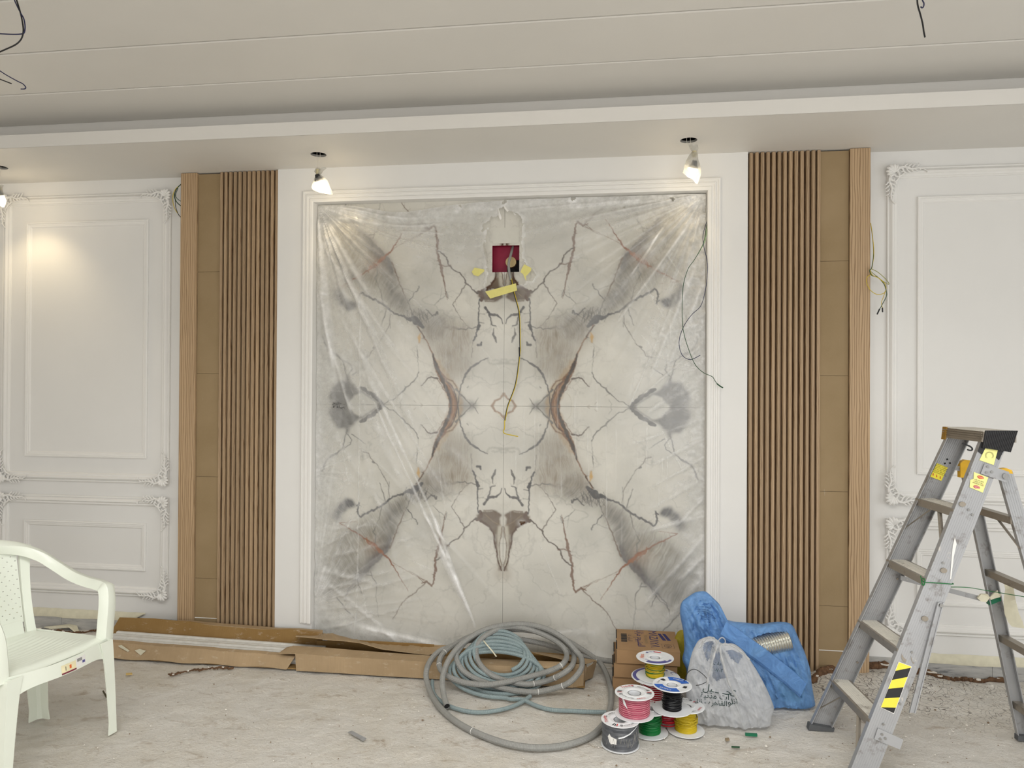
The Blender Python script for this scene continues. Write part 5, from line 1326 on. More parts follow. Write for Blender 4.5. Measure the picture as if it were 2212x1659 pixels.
# upper layer
r_, cE = spool((.108, 3.142), .1085, .093, .083, .064, PINK, 'pink-wrapped wire spool stacked on top of the black wrapped spool', marks(REDW, 330), wrap=True, taper=.98)
for k in range(9):
    m = MB(); q = .0655; zc = .012+k*.0082; m.tube([cE+V(q*math.cos(i*PI/14), q*math.sin(i*PI/14), zc+.0014*math.sin(i*2+k)) for i in range(29)], .0010, 5, cap=False); m.build('wrap_ridge', PINKP, r_)
m = MB(); m.smooth = False; m.add(onwire(cE, .0672, [(-52, .084), (-40, .078), (-28, .050), (-20, .020), (-26, .044), (-44, .060)]), [(0, 1, 5), (1, 2, 4, 5), (2, 3, 4)]); m.build('loose_wrap', WHITEP, r_)
r_, cD = spool((.272, 3.216), .1095, .106, .084, .041, BLK, 'bare black wire spool with a blue and white label, stacked above the yellow spool', [('s', INKB, .5, .93, 15, 100), ('s', INKB, .5, .93, 185, 290), ('t', 'CABLES', WHITEP, .016, .72, 238), ('t', 'CABLES', WHITEP, .014, .72, 60), ('s', INKK, .6, .78, 325, 345), ('s', INKK, .55, .8, 120, 136), ('t', '1.5 mm', INKK, .012, .72, 160)], loose=7, seed=9)
m = MB(); m.tube(catmull([cD+V(.045, .02, .09), cD+V(.075, .07, .135), cD+V(.11, .09, .142), cD+V(.145, .06, .128), cD+V(.152, .03, .118), cD+V(.12, .0, .112), cD+V(.10, -.01, .112)], 8), .0015, 6); m.build('stray_wire_loop', BLK, r_)
r_, cA = spool((.212, 3.437), .1595, .090, .086, .042, YELW, 'yellow and green striped wire spool standing highest, on the widest spool', [('s', INKP, .66, .93, 235, 318), ('s', INKP, .80, .93, 318, 340), ('s', REDW, .7, .82, 62, 92), ('t', 'Hint', ORANGE, .030, .68, 178), ('s', INKP, .66, .78, 118, 128), ('t', 'CABLE', INKP, .014, .76, 105), ('t', '2.5', INKP, .014, .66, 225)], loose=5, seed=12, taper=.9)
for k in range(6):
    m = MB(); rg = random.Random(k+70); sl = rg.uniform(-.012, .012); zc = .015+.011*k; m.tube([cA+V(.0435*math.cos(i*.3+k), .0435*math.sin(i*.3+k), min(.084, max(.006, zc+sl*math.sin(i*.3)))) for i in range(22)], .0013, 5); m.build('green_turn', GREEN, r_)

# ---------------------------------------------------------------- bags
def inflate(outline, Y0, depth, seed, nr=26, na=150, fold=.01, top=None):
    """closed lumpy skin from a silhouette given as photo px; real thickness `depth`"""
    P = [PY(x, y, Y0) for x, y in outline]; cen = sum(P, Vector())/len(P)
    Q = catmull(P, 8, closed=True); L = [0]
    for a, b_ in zip(Q, Q[1:]+Q[:1]): L.append(L[-1]+(b_-a).length)
    S = []
    for k in range(na):
        s = L[-1]*k/na; i = max(j for j in range(len(Q)) if L[j] <= s); f = (s-L[i])/max(L[i+1]-L[i], 1e-9); S.append(Q[i].lerp(Q[(i+1) % len(Q)], f))
    rg = np.random.default_rng(seed); fr = [(rg.uniform(2, 9), rg.uniform(0, 6.28), rg.uniform(3, 16), rg.uniform(0, 6.28)) for _ in range(9)]
    def disp(x, z, r):
        v = 0
        for i, (a, p, b_, q) in enumerate(fr): 
            s_ = math.sin(a*x*9+b_*z*2.2+p+1.7*math.sin(b_*x+q)); v += (1-abs(s_))**3*.9-.25
        v = v/len(fr)*2.2
        if top:
            th = math.atan2(x-top[0], max(.02, top[1]-z)); rr_ = math.hypot(x-top[0], top[1]-z)
            v += 1.1*math.exp(-rr_/top[2])*(abs(math.sin(th*top[3]+3*math.sin(th*3)))-.5)
        return v
    rows = []
    def ringpt(k, r, side):
        p = cen.lerp(S[k], r); hz = (p.z-min(q.z for q in P))/(max(q.z for q in P)-min(q.z for q in P))
        w = math.sqrt(max(0, 1-r**2.4)); ww = depth*w*(1-.55*hz)
        return V(p.x, Y0-side*(ww+fold*disp(p.x, p.z, r)*min(1, 4*(1-r))), p.z)
    m = MB(); vs = []; fs = []
    rr = [0]+[((i+1)/nr)**.8 for i in range(nr)]
    for side in (1, -1):
        base = len(vs); vs.append(ringpt(0, 0, side))
        for i in range(1, nr+1):
            if side == -1 and i == nr: break
            for k in range(na): vs.append(ringpt(k, rr[i], side))
        def idx(i, k):
            if i == 0: return base
            if side == -1 and i == nr: return 1+(nr-1)*na+k % na
            return base+1+(i-1)*na+k % na
        for k in range(na):
            f = (idx(0, 0), idx(1, k), idx(1, k+1)); fs.append(f if side == 1 else f[::-1])
            for i in range(1, nr):
                f = (idx(i, k), idx(i+1, k), idx(i+1, k+1), idx(i, k+1)); fs.append(f if side == 1 else f[::-1])
    zmin = min(v.z for v in vs)
    m.add(vs, fs); return m
def topx(p):
    d = p-V(0, 0, CAMH); z = d.dot(_f); return (IW/2+FPX*d.dot(_r)/z, IH/2-FPX*d.dot(_u)/z)
def cutpoly(m, poly, front_y):
    keep = []
    for f in m.f:
        c = sum((Vector(m.v[i]) for i in f), Vector())/len(f)
        if c.y < front_y and inpoly(*topx(c), poly): continue
        keep.append(f)
    m.f = keep; m.m = [0]*len(keep)
def k4(x, y): return (1440+x/4.608, 1260+y/4.608)
blue_out = [k4(*p) for p in [(290, 88), (360, 78), (400, 88), (470, 150), (530, 215), (555, 290), (562, 345), (640, 378), (780, 395), (950, 410), (1060, 393), (1160, 388), (1250, 415), (1320, 560), (1380, 700), (1430, 860), (1445, 1000), (1470, 1150), (1478, 1200), (1455, 1255), (1340, 1300), (1100, 1312), (900, 1300), (600, 1260), (300, 1180), (190, 1080), (200, 880), (158, 760), (175, 650), (165, 480), (133, 300), (150, 190), (220, 130)]]
mb = inflate(blue_out, 3.60, .13, 4, nr=40, na=220, fold=.034, top=(.455, .52, .16, 13))
OPEN = [k4(*p) for p in [(845, 548), (1000, 492), (1190, 484), (1215, 500), (1150, 570), (1085, 640), (1030, 690), (960, 640)]]
cutpoly(mb, OPEN, 3.60)
def ground(m, Yref=None):
    zmin = min(p[2] for p in m.v); m.v = [(p[0], p[1], p[2]-0 if p[2] > .012 else .010+(.012-p[2])*0+.002*math.sin(p[0]*40)) for p in m.v]
ground(mb)
bluebag = mb.build('blue_plastic_bag', BLUE, label='large translucent blue plastic bag slumped against the right wood panel', cat='bag', sharp=70)
# gathered overlapping band across the blue bag
m = MB(); st = [k4(*p) for p in [(600, 385), (720, 460), (850, 560), (980, 650), (1120, 760), (1260, 870), (1400, 1000)]]
rings = []
for i, (x, y) in enumerate(st):
    a = PY(x, y, 3.475+.006*i); rings.append([a+V(-.004, -.004, .002), a+V(-.03, -.008, -.055), a+V(-.034, .0, -.065), a+V(.0, .006, 0)])
m.loft(rings, cap=True); m.build('folded_band', BLUE, bluebag)
ob_ = empty('foil_duct', PY(1665, 1400, 3.56), 'shiny ribbed foil duct poking out of the opening of the blue bag', 'duct')
m = MB(); a, b_ = PY(1616, 1404, 3.53), PY(1702, 1383, 3.57); ax = (b_-a).normalized()
P = [a+(b_-a)*i/40 for i in range(41)]
m.tube(P, [.046+.0016*math.sin(i*PI/2*2) for i in range(41)], 26, uvlen=True); m.build('duct_wall', FOIL, ob_)
m = MB(); m.lathe([(0, 0), (.05, 0), (.06, .04), (.05, .1), (.02, .14), (0, .15)], (.86, 3.60, .03), 16); m.build('plastic_scrap_bundle', bag_mat('green_scrap', C(120, 200, 130), .1), label='greenish scraps showing through the lower right of the blue bag', cat='rubbish')
# yellow bag behind the cartons
yo = [(1463, 1366), (1475, 1361), (1490, 1372), (1500, 1400), (1500, 1450), (1495, 1475), (1470, 1478), (1455, 1470), (1450, 1430), (1455, 1390)]
mb = inflate(yo, 3.80, .05, 9, nr=10, na=60, fold=.012); ground(mb); mb.build('yellow_plastic_bag', YELB, label='yellow plastic bag wedged between the cartons and the blue bag', cat='bag', sharp=70)
# white shopping bag
wo = [k4(*p) for p in [(330, 560), (430, 528), (500, 560), (560, 600), (660, 600), (740, 650), (800, 720), (880, 840), (950, 960), (1010, 1080), (1050, 1180), (1068, 1250), (1040, 1330), (1030, 1400), (960, 1480), (800, 1500), (640, 1512), (420, 1455), (330, 1420), (250, 1380), (200, 1200), (195, 1000), (215, 850), (250, 700), (290, 610)]]
mb = inflate(wo, 3.355, .095, 14, nr=34, na=200, fold=.026, top=(.47, .40, .22, 9))
cutpoly(mb, [k4(*p) for p in [(375, 575), (440, 570), (470, 580), (440, 680), (420, 770), (400, 780), (385, 720), (362, 660)]], 3.34)
cutpoly(mb, [k4(*p) for p in [(590, 670), (650, 662), (720, 690), (762, 730), (735, 760), (712, 800), (640, 750)]], 3.34)
cutpoly(mb, [k4(*p) for p in [(480, 700), (535, 690), (550, 780), (575, 880), (590, 940), (540, 950), (500, 980), (455, 930), (462, 800)]], 3.34)
ground(mb)
bvh = BVHTree.FromPolygons([Vector(v) for v in mb.v], mb.f)
wb = mb.build('white_shopping_bag', WHITEB, label='white translucent shopping bag with dark green Arabic print, beside the spools', cat='bag', sharp=70)
def handle(pts, nm):
    m = MB(); P = catmull([PY(k4(p[0], p[1])[0], k4(p[0], p[1])[1], p[2]) for p in pts], 6); n = len(P)
    m.tube(P, [.009+.004*math.sin(i*1.3) for i in range(n)], 8, .45); m.build(nm, WHITEB, wb)
handle([(330, 640, 3.27), (370, 570, 3.26), (430, 540, 3.255), (485, 560, 3.25), (500, 620, 3.245), (470, 720, 3.24), (440, 830, 3.24), (415, 930, 3.24), (400, 1010, 3.245)], 'handle')
handle([(820, 760, 3.27), (740, 680, 3.26), (640, 615, 3.255), (560, 610, 3.25), (530, 640, 3.245), (550, 760, 3.24), (590, 900, 3.24), (640, 1040, 3.245), (700, 1150, 3.25)], 'handle')
m = MB(); P = catmull([PY(*k4(*p), 3.26) for p in [(515, 600), (520, 565), (550, 540), (580, 560), (580, 595), (550, 605)]], 5); m.tube(P, .004, 7, .5); m.build('knot', WHITEB, wb)
def bagtext(s, size, px, py, rot=0):
    vs, fs = text_mesh(s, size); o = PY(px, py, 3.2); cr_, sr = math.cos(rot), math.sin(rot); out = []
    for p in vs:
        w = o+V(p.x*cr_-p.y*sr, 0, p.x*sr+p.y*cr_); d = (w-V(0, 0, CAMH)).normalized()
        h = bvh.ray_cast(V(0, 0, CAMH), d)[0]
        out.append((h-d*.003) if h and h.y < 3.36 else w+d*.05)
    return out, fs
for s, sz, x, y, ro in (('\ufedd\ufef4\u0640\u0640', .042, *k4(440, 1050), -.15), ('\u0640\ufea4\ufe97', .046, *k4(625, 1085), -.2), ('\ufe93\ufef4\ufee7\ufea9\ufee3 \ufe95\ufe8d', .034, *k4(480, 1125), -.03), ('\ufe8e\ufee7\ufe8d - \ufee9\ufead\ufeeb\ufe8e\ufed8\ufedf\ufe8d', .030, *k4(450, 1190), -.02), ('\ufeee\ufee0\ufee7\ufe8d', .034, *k4(655, 1180), .2), ('\u0660\u0667-\u0662', .022, *k4(520, 868), 0), ('\ufe95\ufe8e\ufecb\ufe8e', .02, *k4(515, 800), 0)):
    m = MB(); m.smooth = False; v_, f_ = bagtext(s, sz, x, y, ro); m.add(v_, f_); m.build('printed_text', INKG, wb)
m = MB(); m.smooth = False; m.box((.585, 3.238, .003), (.635, 3.248, .014)); m.build('green_strip', GTAPE, label='dark green strip of plastic under the front edge of the white bag', cat='scrap')
# ================================================================ step ladder
def ladder():
    root = empty('step_ladder', (1.35, 3.15, 0), 'worn aluminium step ladder standing at the right, yellow stickers and black and yellow hazard tape', 'ladder')
    HT = 1.303
    Bt, Bb = V(1.440, 3.360, HT), V(.880, 3.370, .012)
    At = PY(2119.8, 954.4, 3.10); q = PY(1839, 1659, 2.945); s = (q-At)/(q.z-At.z); Ab = At+s*(.012-At.z); At = At+s*(HT-At.z)
    wB, wA = .094, .098
    def at(b, t, z): return b+(t-b)*((z-b.z)/(t.z-b.z))
    def channel(b, t, w, side, name, mat, dep=.026, n=1):
        """horizontal cut: web along x of width w, flanges of depth dep towards side*y"""
        m = MB(); m.smooth = False; th = .0028; rings = []
        for p in (b, t):
            prof = [(0, 0), (w, 0), (w, dep), (w-.004, dep), (w-.004, th), (.004, th), (.004, dep), (0, dep)]
            rings.append([p+V(x, y*side, 0) for x, y in prof])
        m.loft(rings)
        k = max(3, int(w/.0085))      # fine extruded ribs on the web
        for i in range(1, k):
            x = w*i/k
            m.hexa([b+V(x-.0012, -.0007*side, 0), b+V(x+.0012, -.0007*side, 0), b+V(x+.0012, th*.5*side, 0), b+V(x-.0012, th*.5*side, 0),
                    t+V(x-.0012, -.0007*side, 0), t+V(x+.0012, -.0007*side, 0), t+V(x+.0012, th*.5*side, 0), t+V(x-.0012, th*.5*side, 0)])
        return m.build(name, mat, root)
    channel(Ab, At, wA, 1, 'front_rail', ALU)
    Bb2, Bt2 = Bb, Bt
    m = MB(); m.smooth = False; rings = []
    for p in (Bb, Bt):
        prof = [(0, -.024), (.004, -.024), (.004, -.003), (wB-.004, -.003), (wB-.004, -.024), (wB, -.024), (wB, 0), (0, 0)]
        rings.append([p+V(x, y, 0) for x, y in prof])
    m.loft(rings)
    for i in range(1, 11):
        x = wB*i/11
        m.hexa([Bb+V(x-.0012, -.0042, 0), Bb+V(x+.0012, -.0042, 0), Bb+V(x+.0012, -.002, 0), Bb+V(x-.0012, -.002, 0), Bt+V(x-.0012, -.0042, 0), Bt+V(x+.0012, -.0042, 0), Bt+V(x+.0012, -.002, 0), Bt+V(x-.0012, -.002, 0)])
    m.build('front_rail', ALU, root)
    # rear rails
    Dt, Db = PY(2077, 1003, 3.365), V(1.752, 3.395, .012)
    Ct, Cb = PY(2163, 1024, 3.105), V(1.800, 2.965, .012)
    wr = .052
    channel(Cb+V(-.026, 0, 0), Ct+V(-.010, 0, .012), wr, 1, 'rear_rail', ALU, .022)
    m = MB(); m.smooth = False; rings = []
    for p in (Db+V(-.010, 0, 0), Dt+V(-.012, 0, 0)):
        rings.append([p+V(x, y, 0) for x, y in [(0, -.022), (.004, -.022), (.004, -.003), (wr-.004, -.003), (wr-.004, -.022), (wr, -.022), (wr, 0), (0, 0)]])
    m.loft(rings); m.build('rear_rail', ALU, root)
    # steps
    for i, z in enumerate((1.032, .761, .490, .222)):
        b_, a = at(Bb, Bt, z), at(Ab, At, z); d = .086; h = .030
        m = MB(); m.smooth = False; y0 = V(0, .002, 0); y1 = V(0, -.003, 0)
        A0, B0 = a+V(-.004, .003, 0), b_+V(-.004, -.003, 0)
        m.mi = 0
        m.hexa([A0+V(0, 0, -h), A0+V(.012, 0, -h), B0+V(.012, 0, -h), B0+V(0, 0, -h), A0, A0+V(.012, 0, 0), B0+V(.012, 0, 0), B0])
        m.hexa([A0+V(d-.008, 0, -h), A0+V(d, 0, -h), B0+V(d, 0, -h), B0+V(d-.008, 0, -h), A0+V(d-.008, 0, 0), A0+V(d, 0, 0), B0+V(d, 0, 0), B0+V(d-.008, 0, 0)])
        m.mi = 1
        m.hexa([A0+V(.012, 0, -.003), A0+V(d-.008, 0, -.003), B0+V(d-.008, 0, -.003), B0+V(.012, 0, -.003), A0+V(.012, 0, 0), A0+V(d-.008, 0, 0), B0+V(d-.008, 0, 0), B0+V(.012, 0, 0)])
        for k in range(6):
            x = .018+.010*k; m.hexa([A0+V(x, 0, 0), A0+V(x+.003, 0, 0), B0+V(x+.003, 0, 0), B0+V(x, 0, 0), A0+V(x, 0, .0012), A0+V(x+.003, 0, .0012), B0+V(x+.003, 0, .0012), B0+V(x, 0, .0012)])
        m.build('step', [ALUD, STEPTOP], root)
        if i in (0, 3):
            for (p, e, sg) in ((b_, Bb, -1), (a, Ab, 1)):
                dirn = (A0-B0).normalized()*(1 if sg == -1 else -1)
                s0 = p+dirn*.115+V(.004, 0, -h); s1 = (at(Bb, Bt, z-.135) if sg == -1 else at(Ab, At, z-.135))+V(.008, .006*sg*1, 0)
                m = MB(); m.smooth = False; m.tube([s0, s1], .0085, 4, .3, up=(0, 0, 1)); m.build('diagonal_brace', ALUD, root)
    # rear rungs
    def rat(b, t, z): return b+(t-b)*((z-b.z)/(t.z-b.z))
    zr = [PY(2120, 1092, 3.38).z, PY(2126, 1228, 3.38).z, PY(2160, 1370, 3.385).z, PY(2196, 1514, 3.39).z]
    for i, z in enumerate(zr):
        a, b_ = rat(Cb, Ct, z)+V(-.012, .003, 0), rat(Db, Dt, z)+V(.004, -.003, 0); h, w = .028, .034
        m = MB(); m.smooth = False; m.hexa([a+V(0, 0, -h), a+V(w, 0, -h), b_+V(w, 0, -h), b_+V(0, 0, -h), a, a+V(w, 0, 0), b_+V(w, 0, 0), b_]); m.build('rear_rung', ALUD, root)
        if i == 0:
            s0 = a+(b_-a).normalized()*.10+V(.01, 0, -h); s1 = rat(Cb, Ct, z-.12)+V(-.01, .004, 0)
            m = MB(); m.smooth = False; m.tube([s0, s1], .007, 4, .3, up=(0, 0, 1)); m.build('diagonal_brace', ALUD, root)
    # surface helpers on the two visible webs
    def hit(o, n, px, py):
        d = ray(px, py); t = (o-V(0, 0, CAMH)).dot(n)/d.dot(n); return V(0, 0, CAMH)+d*t
    nA = V(1, 0, 0).cross(At-Ab).normalized(); nB = V(1, 0, 0).cross(Bt-Bb).normalized()
    nA = nA if nA.y < 0 else -nA; nB = nB if nB.y < 0 else -nB
    onA = lambda px, py, e=.0015: hit(Ab+nA*(.0007+e), nA, px, py)
    onB = lambda px, py, e=.0015: hit(Bb+V(0, -.0042, 0)+nB*e, nB, px, py)
    g5 = lambda x, y: (1740+x/4.686, 900+y/4.686)
    g6 = lambda x, y: (1720+x/3.778, 1220+y/3.778)
    g7 = lambda x, y: (1980+x/8.293, 900+y/8.293)
    def plate(on, pts, mat, name, t=.0006, g=g5, e=.0015, label=None):
        m = MB(); m.smooth = False; P = [on(*g(*p), e) for p in pts]; m.prism(P, (0, -t, 0)); return m.build(name, mat, root, label)
    def words(on, s, size, g, x, y, ang, mat, nm='sticker_print', e=.003):
        vs, fs = text_mesh(s, size); o = on(*g(x, y), e); n = nA if on is onA else nB
        ca, sa = math.cos(ang), math.sin(ang); m = MB(); m.smooth = False
        m.add([o+V(p.x*ca-p.y*sa, 0, p.x*sa+p.y*ca)+V(0, -(n.z/n.y)*-(p.x*sa+p.y*ca)*-1, 0) for p in vs], fs); m.build(nm, mat, root)
    def disc(on, g, x, y, r, mat, nm, h=.003, n=14, ry=None):
        o = on(*g(x, y), .0012); ry = ry or r; m = MB(); m.prism([o+V(r*math.cos(2*PI*i/n), 0, ry*math.sin(2*PI*i/n)) for i in range(n)], (0, -h, 0)); m.build(nm, mat, root)
    # stickers
    plate(onB, [(1330, 470), (1440, 515), (1375, 650), (1262, 608)], STICK, 'warning_sticker')
    for k, s in enumerate(('WARNING READ', 'KEEP BODY CENTERED', 'DO NOT OVERREACH', 'SET ALL FEET ON', 'FIRM LEVEL GROUND', 'DO NOT STAND ON TOP')): words(onB, s, .0058, g5, 1378-k*6.2, 498+k*15.5, -.36, INKK)
    for k in range(3):
        x, y = 1293+k*35, 585+k*16; m = MB(); m.smooth = False; o = onB(*g5(x, y), .0025)
        m.add([o+V(-.0014, 0, .006), o+V(.0014, 0, .006), o+V(.0014, 0, -.001), o+V(-.0014, 0, -.001), o+V(-.003, 0, -.001), o+V(.003, 0, -.001), o+V(0, 0, -.006)], [(0, 1, 2, 3), (4, 5, 6)]); m.build('red_arrow', REDW, root)
    plate(onA, [(1835, 290), (1950, 325), (1905, 490), (1760, 440)], STICKP, 'round_seal_sticker', e=.0012)
    o = onA(*g5(1862, 395), .003); m = MB(); n = 28
    for r in (.0155, .0125): m.add([o+V(r*q*math.cos(i*2*PI/n), 0, r*q*math.sin(i*2*PI/n)) for q in (1, .94) for i in range(n)], [(i, (i+1) % n, n+(i+1) % n, n+i) for i in range(n)])
    m.build('seal_print', INKK, root)
    plate(onA, [(1776, 255), (2012, 330), (1960, 440), (1925, 415), (1890, 350), (1850, 345), (1800, 395), (1742, 350)], BLACK, 'black_paint_smear', .0004, e=.0013)
    plate(onA, [(1705, 560), (1850, 615), (1795, 770), (1660, 715), (1668, 640), (1700, 630)], STICKP, 'caution_sticker')
    for (x, y, mt, w) in ((1772, 615, ORANGE, 1), (1733, 714, PINKP, 1)):
        o = onA(*g5(x, y), .0028); m = MB(); n = 24
        for q, (mm) in ((1.0, REDW),): pass
        m.add([o+V(.0125*math.cos(t)*math.cos(-.32)-.0066*math.sin(t)*math.sin(-.32), 0, .0125*math.cos(t)*math.sin(-.32)+.0066*math.sin(t)*math.cos(-.32)) for t in [2*PI*i/n for i in range(n)]], [tuple(range(n))]); m.build('oval_print', REDW, root)
        m = MB(); m.add([o+V(0, -.0006, 0)+V(.0108*math.cos(t)*math.cos(-.32)-.0052*math.sin(t)*math.sin(-.32), 0, .0108*math.cos(t)*math.sin(-.32)+.0052*math.sin(t)*math.cos(-.32)) for t in [2*PI*i/n for i in range(n)]], [tuple(range(n))]); m.build('oval_fill', mt, root)
    words(onA, 'CAUTION', .0045, g5, 1772, 615, -.32, WHITEP, e=.0042); words(onA, 'DANGER', .0045, g5, 1733, 714, -.32, REDW, e=.0042)
    for k, s in enumerate(('USE ON FIRM', 'AND LEVEL', 'SURFACE ONLY')): words(onA, s, .006, g5, 1758-k*5, 650+k*17, -.32, INKK)
    words(onA, '!', .012, g5, 1705, 655, -.2, REDW); words(onA, '!', .012, g5, 1795, 690, -.2, REDW)
    # hazard tape
    P = [(835, 790), (943, 830), (797, 1218), (688, 1165)]
    plate(onA, P, PAPER, 'tape_border', .0004, g6, .0012)
    def lerp(a, b_, t): return (a[0]+(b_[0]-a[0])*t, a[1]+(b_[1]-a[1])*t)
    l0, l1, r0, r1 = (838, 795), (691, 1163), (938, 832), (796, 1211)
    cutsl = [0, .19, .385, .60, .795, 1.0]; cutsr = [0, -.0, .01, .23, .45, .66, .87]
    cl = [0, .19, .395, .59, .80, 1.0, 1.0]; cr_ = [0, 0.02, .22, .44, .66, .88, 1.0]
    for k in range(6):
        a0, a1, b0_, b1 = cl[k], cl[k+1], cr_[k], cr_[k+1]
        if k == 5: pts = [lerp(l0, l1, 1.0), lerp(r0, r1, b0_), lerp(r0, r1, 1.0)]
        else: pts = [lerp(l0, l1, a0), lerp(r0, r1, b0_), lerp(r0, r1, b1), lerp(l0, l1, a1)]
        plate(onA, pts, STICK if k % 2 == 0 else BLACK, 'yellow_stripe' if k % 2 == 0 else 'black_stripe', .0005, g6, .0018)
    # rivets, holes, step clinches
    for (x, y) in ((1435, 432), (1412, 474), (1463, 470)): disc(onB, g5, x, y, .0036, DARK, 'bolt_hole', .0006)
    for (x, y) in ((1650, 942), (1688, 992), (1392, 1480)): disc(onA, g5, x, y, .005, CHROME, 'rivet')
    for (x, y) in ((1585, 885), (1395, 1555)): disc(onA, g5, x, y, .0125, ALUD, 'clinched_step_end', .005, 12, .010)
    for (x, y) in ((1200, 45), (1047, 437)): disc(onA, g6, x, y, .0125, ALUD, 'clinched_step_end', .006, 10, .010)
    for (x, y) in ((1175, 130), (943, 713), (845, 1133), (710, 1300)): disc(onA, g6, x, y, .0045, CHROME, 'rivet')
    for (x, y) in ((825, 115), (498, 795)): disc(onB, g6, x, y, .005, ALUD, 'rivet')
    plate(onA, [(860, 725), (880, 760), (900, 775), (890, 800), (865, 780), (858, 750)], ALUD, 'scrape_mark', .0004, g6, .0012)
    plate(onA, [(935, 740), (950, 790), (968, 800), (955, 810), (938, 775)], ALUD, 'scrape_mark', .0004, g6, .0012)
    plate(onA, [(1512, 1220), (1530, 1290), (1500, 1420), (1475, 1640), (1462, 1650), (1478, 1440), (1490, 1310)], PAPER, 'white_paint_run', .0005, g5, .0012)
    # hinge brackets
    m = MB(); m.smooth = False; Pb = [onA(*g5(x, y), .003) for x, y in ((1810, 475), (2060, 560), (2025, 665), (1770, 575))]; m.prism(Pb, (0, -.003, 0)); m.build('hinge_plate', ALU, root)
    for (x, y) in ((1838, 505), (1826, 563), (1877, 557)): disc(onA, g5, x, y, .0055, CHROME, 'rivet', .008)
    disc(onA, g5, 2012, 600, .012, CHROME, 'pivot_bolt', .014)
    m = MB(); m.smooth = False; Pb = [onA(*g6(x, y), .003) for x, y in ((665, 1330), (872, 1425), (845, 1505), (635, 1420))]; m.prism(Pb, (0, -.003, 0)); m.build('foot_bracket', ALU, root)
    for (x, y) in ((695, 1377), (680, 1415), (722, 1410)): disc(onA, g6, x, y, .005, CHROME, 'rivet', .008)
    m = MB(); m.smooth = False; Pb = [PY(*g5(x, y), 3.345) for x, y in ((1520, 500), (1560, 500), (1600, 560), (1530, 545), (1490, 540))]; m.prism(Pb, (0, .003, 0)); m.build('hinge_plate', ALU, root)
    # yellow rail caps
    m = MB(); c = Dt+V(-.012, 0, 0); m.smooth = False
    m.hexa([c+V(-.003, -.026, -.055), c+V(wr+.003, -.026, -.055), c+V(wr+.003, .003, -.055), c+V(-.003, .003, -.055), c+V(-.004, -.026, .006), c+V(wr+.002, -.026, .008), c+V(wr+.002, .003, .008), c+V(-.004, .003, .006)])
    m.prism([c+V(-.004, -.026, .006), c+V(wr+.002, -.026, .008), c+V(wr-.006, -.026, .018), c+V(.018, -.026, .022), c+V(.004, -.026, .015)], (0, .029, 0)); m.build('yellow_cap', YEL, root)
    m = MB(); c = Ct+V(-.010, 0, .012); m.smooth = False
    m.prism([c+V(-.002, -.002, -.004), c+V(wr, -.002, -.010), c+V(wr-.004, -.002, .004), c+V(.028, -.002, .012), c+V(.006, -.002, .008)], (0, .026, 0)); m.build('yellow_cap', YEL, root)
    # top cap
    zc0, zc1 = 1.297, 1.343
    a, b_ = at(Ab, At, 1.31), at(Bb, Bt, 1.31); a.z = b_.z = 0
    m = MB(); m.smooth = False; w = .118
    xa, xb = a.x, b_.x; ya, yb = a.y-.012, b_.y+.012
    def Hx(x0a, x1a, x0b, x1b, y0, y1, z0, z1): return [V(x0a, y0, z0), V(x1a, y0, z0), V(x1b, y1, z0), V(x0b, y1, z0), V(x0a+.006, y0, z1), V(x1a, y0, z1), V(x1b, y1, z1), V(x0b+.006, y1, z1)]
    m.mi = 1; m.hexa(Hx(xa-.006, xa+w, xb-.006, xb+w, ya, yb, zc1-.004, zc1)); m.mi = 0
    m.hexa(Hx(xa-.008, xa+.002, xb-.008, xb+.002, ya, yb, zc0, zc1-.004))
    for k in range(4):
        z = zc0+.006+.009*k; m.hexa([V(xa-.0095, ya, z), V(xa-.007, ya, z), V(xb-.007, yb, z), V(xb-.0095, yb, z), V(xa-.0095, ya, z+.0035), V(xa-.007, ya, z+.0035), V(xb-.007, yb, z+.0035), V(xb-.0095, yb, z+.0035)])
    m.hexa(Hx(xa+w-.006, xa+w, xb+w-.006, xb+w, ya, yb, zc0, zc1-.004)); m.build('top_cap', [ALUD, STEPTOP], root)
    m = MB(); m.smooth = False    # ribbed black end cap
    c = [V(xa-.008, ya-.004, zc0-.022), V(xa+w-.022, ya-.004, zc0-.038), V(xa+w+.004, ya-.004, zc1+.001), V(xa+.003, ya-.004, zc1)]
    m.prism(c, (0, .012, 0))
    for k in range(18):
        t = (k+.5)/18; p0 = c[0].lerp(c[1], t); p1 = c[3].lerp(c[2], t); m.hexa([p0+V(-.0012, -.0018, 0), p0+V(.0012, -.0018, 0), p0+V(.0012, 0, 0), p0+V(-.0012, 0, 0), p1+V(-.0012, -.0018, 0), p1+V(.0012, -.0018, 0), p1+V(.0012, 0, 0), p1+V(-.0012, 0, 0)])
    m.build('black_end_cap', BLACK, root)
    m = MB(); m.smooth = False; m.hexa([V(xb-.012, yb-.028, zc0-.008), V(xb-.002, yb-.028, zc0-.008), V(xb-.002, yb+.006, zc0-.008), V(xb-.012, yb+.006, zc0-.008), V(xb-.006, yb-.028, zc1), V(xb+.004, yb-.028, zc1), V(xb+.004, yb+.006, zc1), V(xb-.006, yb+.006, zc1)]); m.build('yellow_cap', plain('stained_yellow', C(150, 112, 36), .6), root)
    # hook
    m = MB(); H_ = [g7(*p) for p in ((815, 480), (850, 495), (900, 510), (950, 530), (985, 555), (998, 585), (975, 605), (935, 600), (912, 588))]
    m.tube(catmull([PY(x, y, 3.28-.001*i) for i, (x, y) in enumerate(H_)], 5), .0034, 8); m.build('hook', GREYRUB, root)
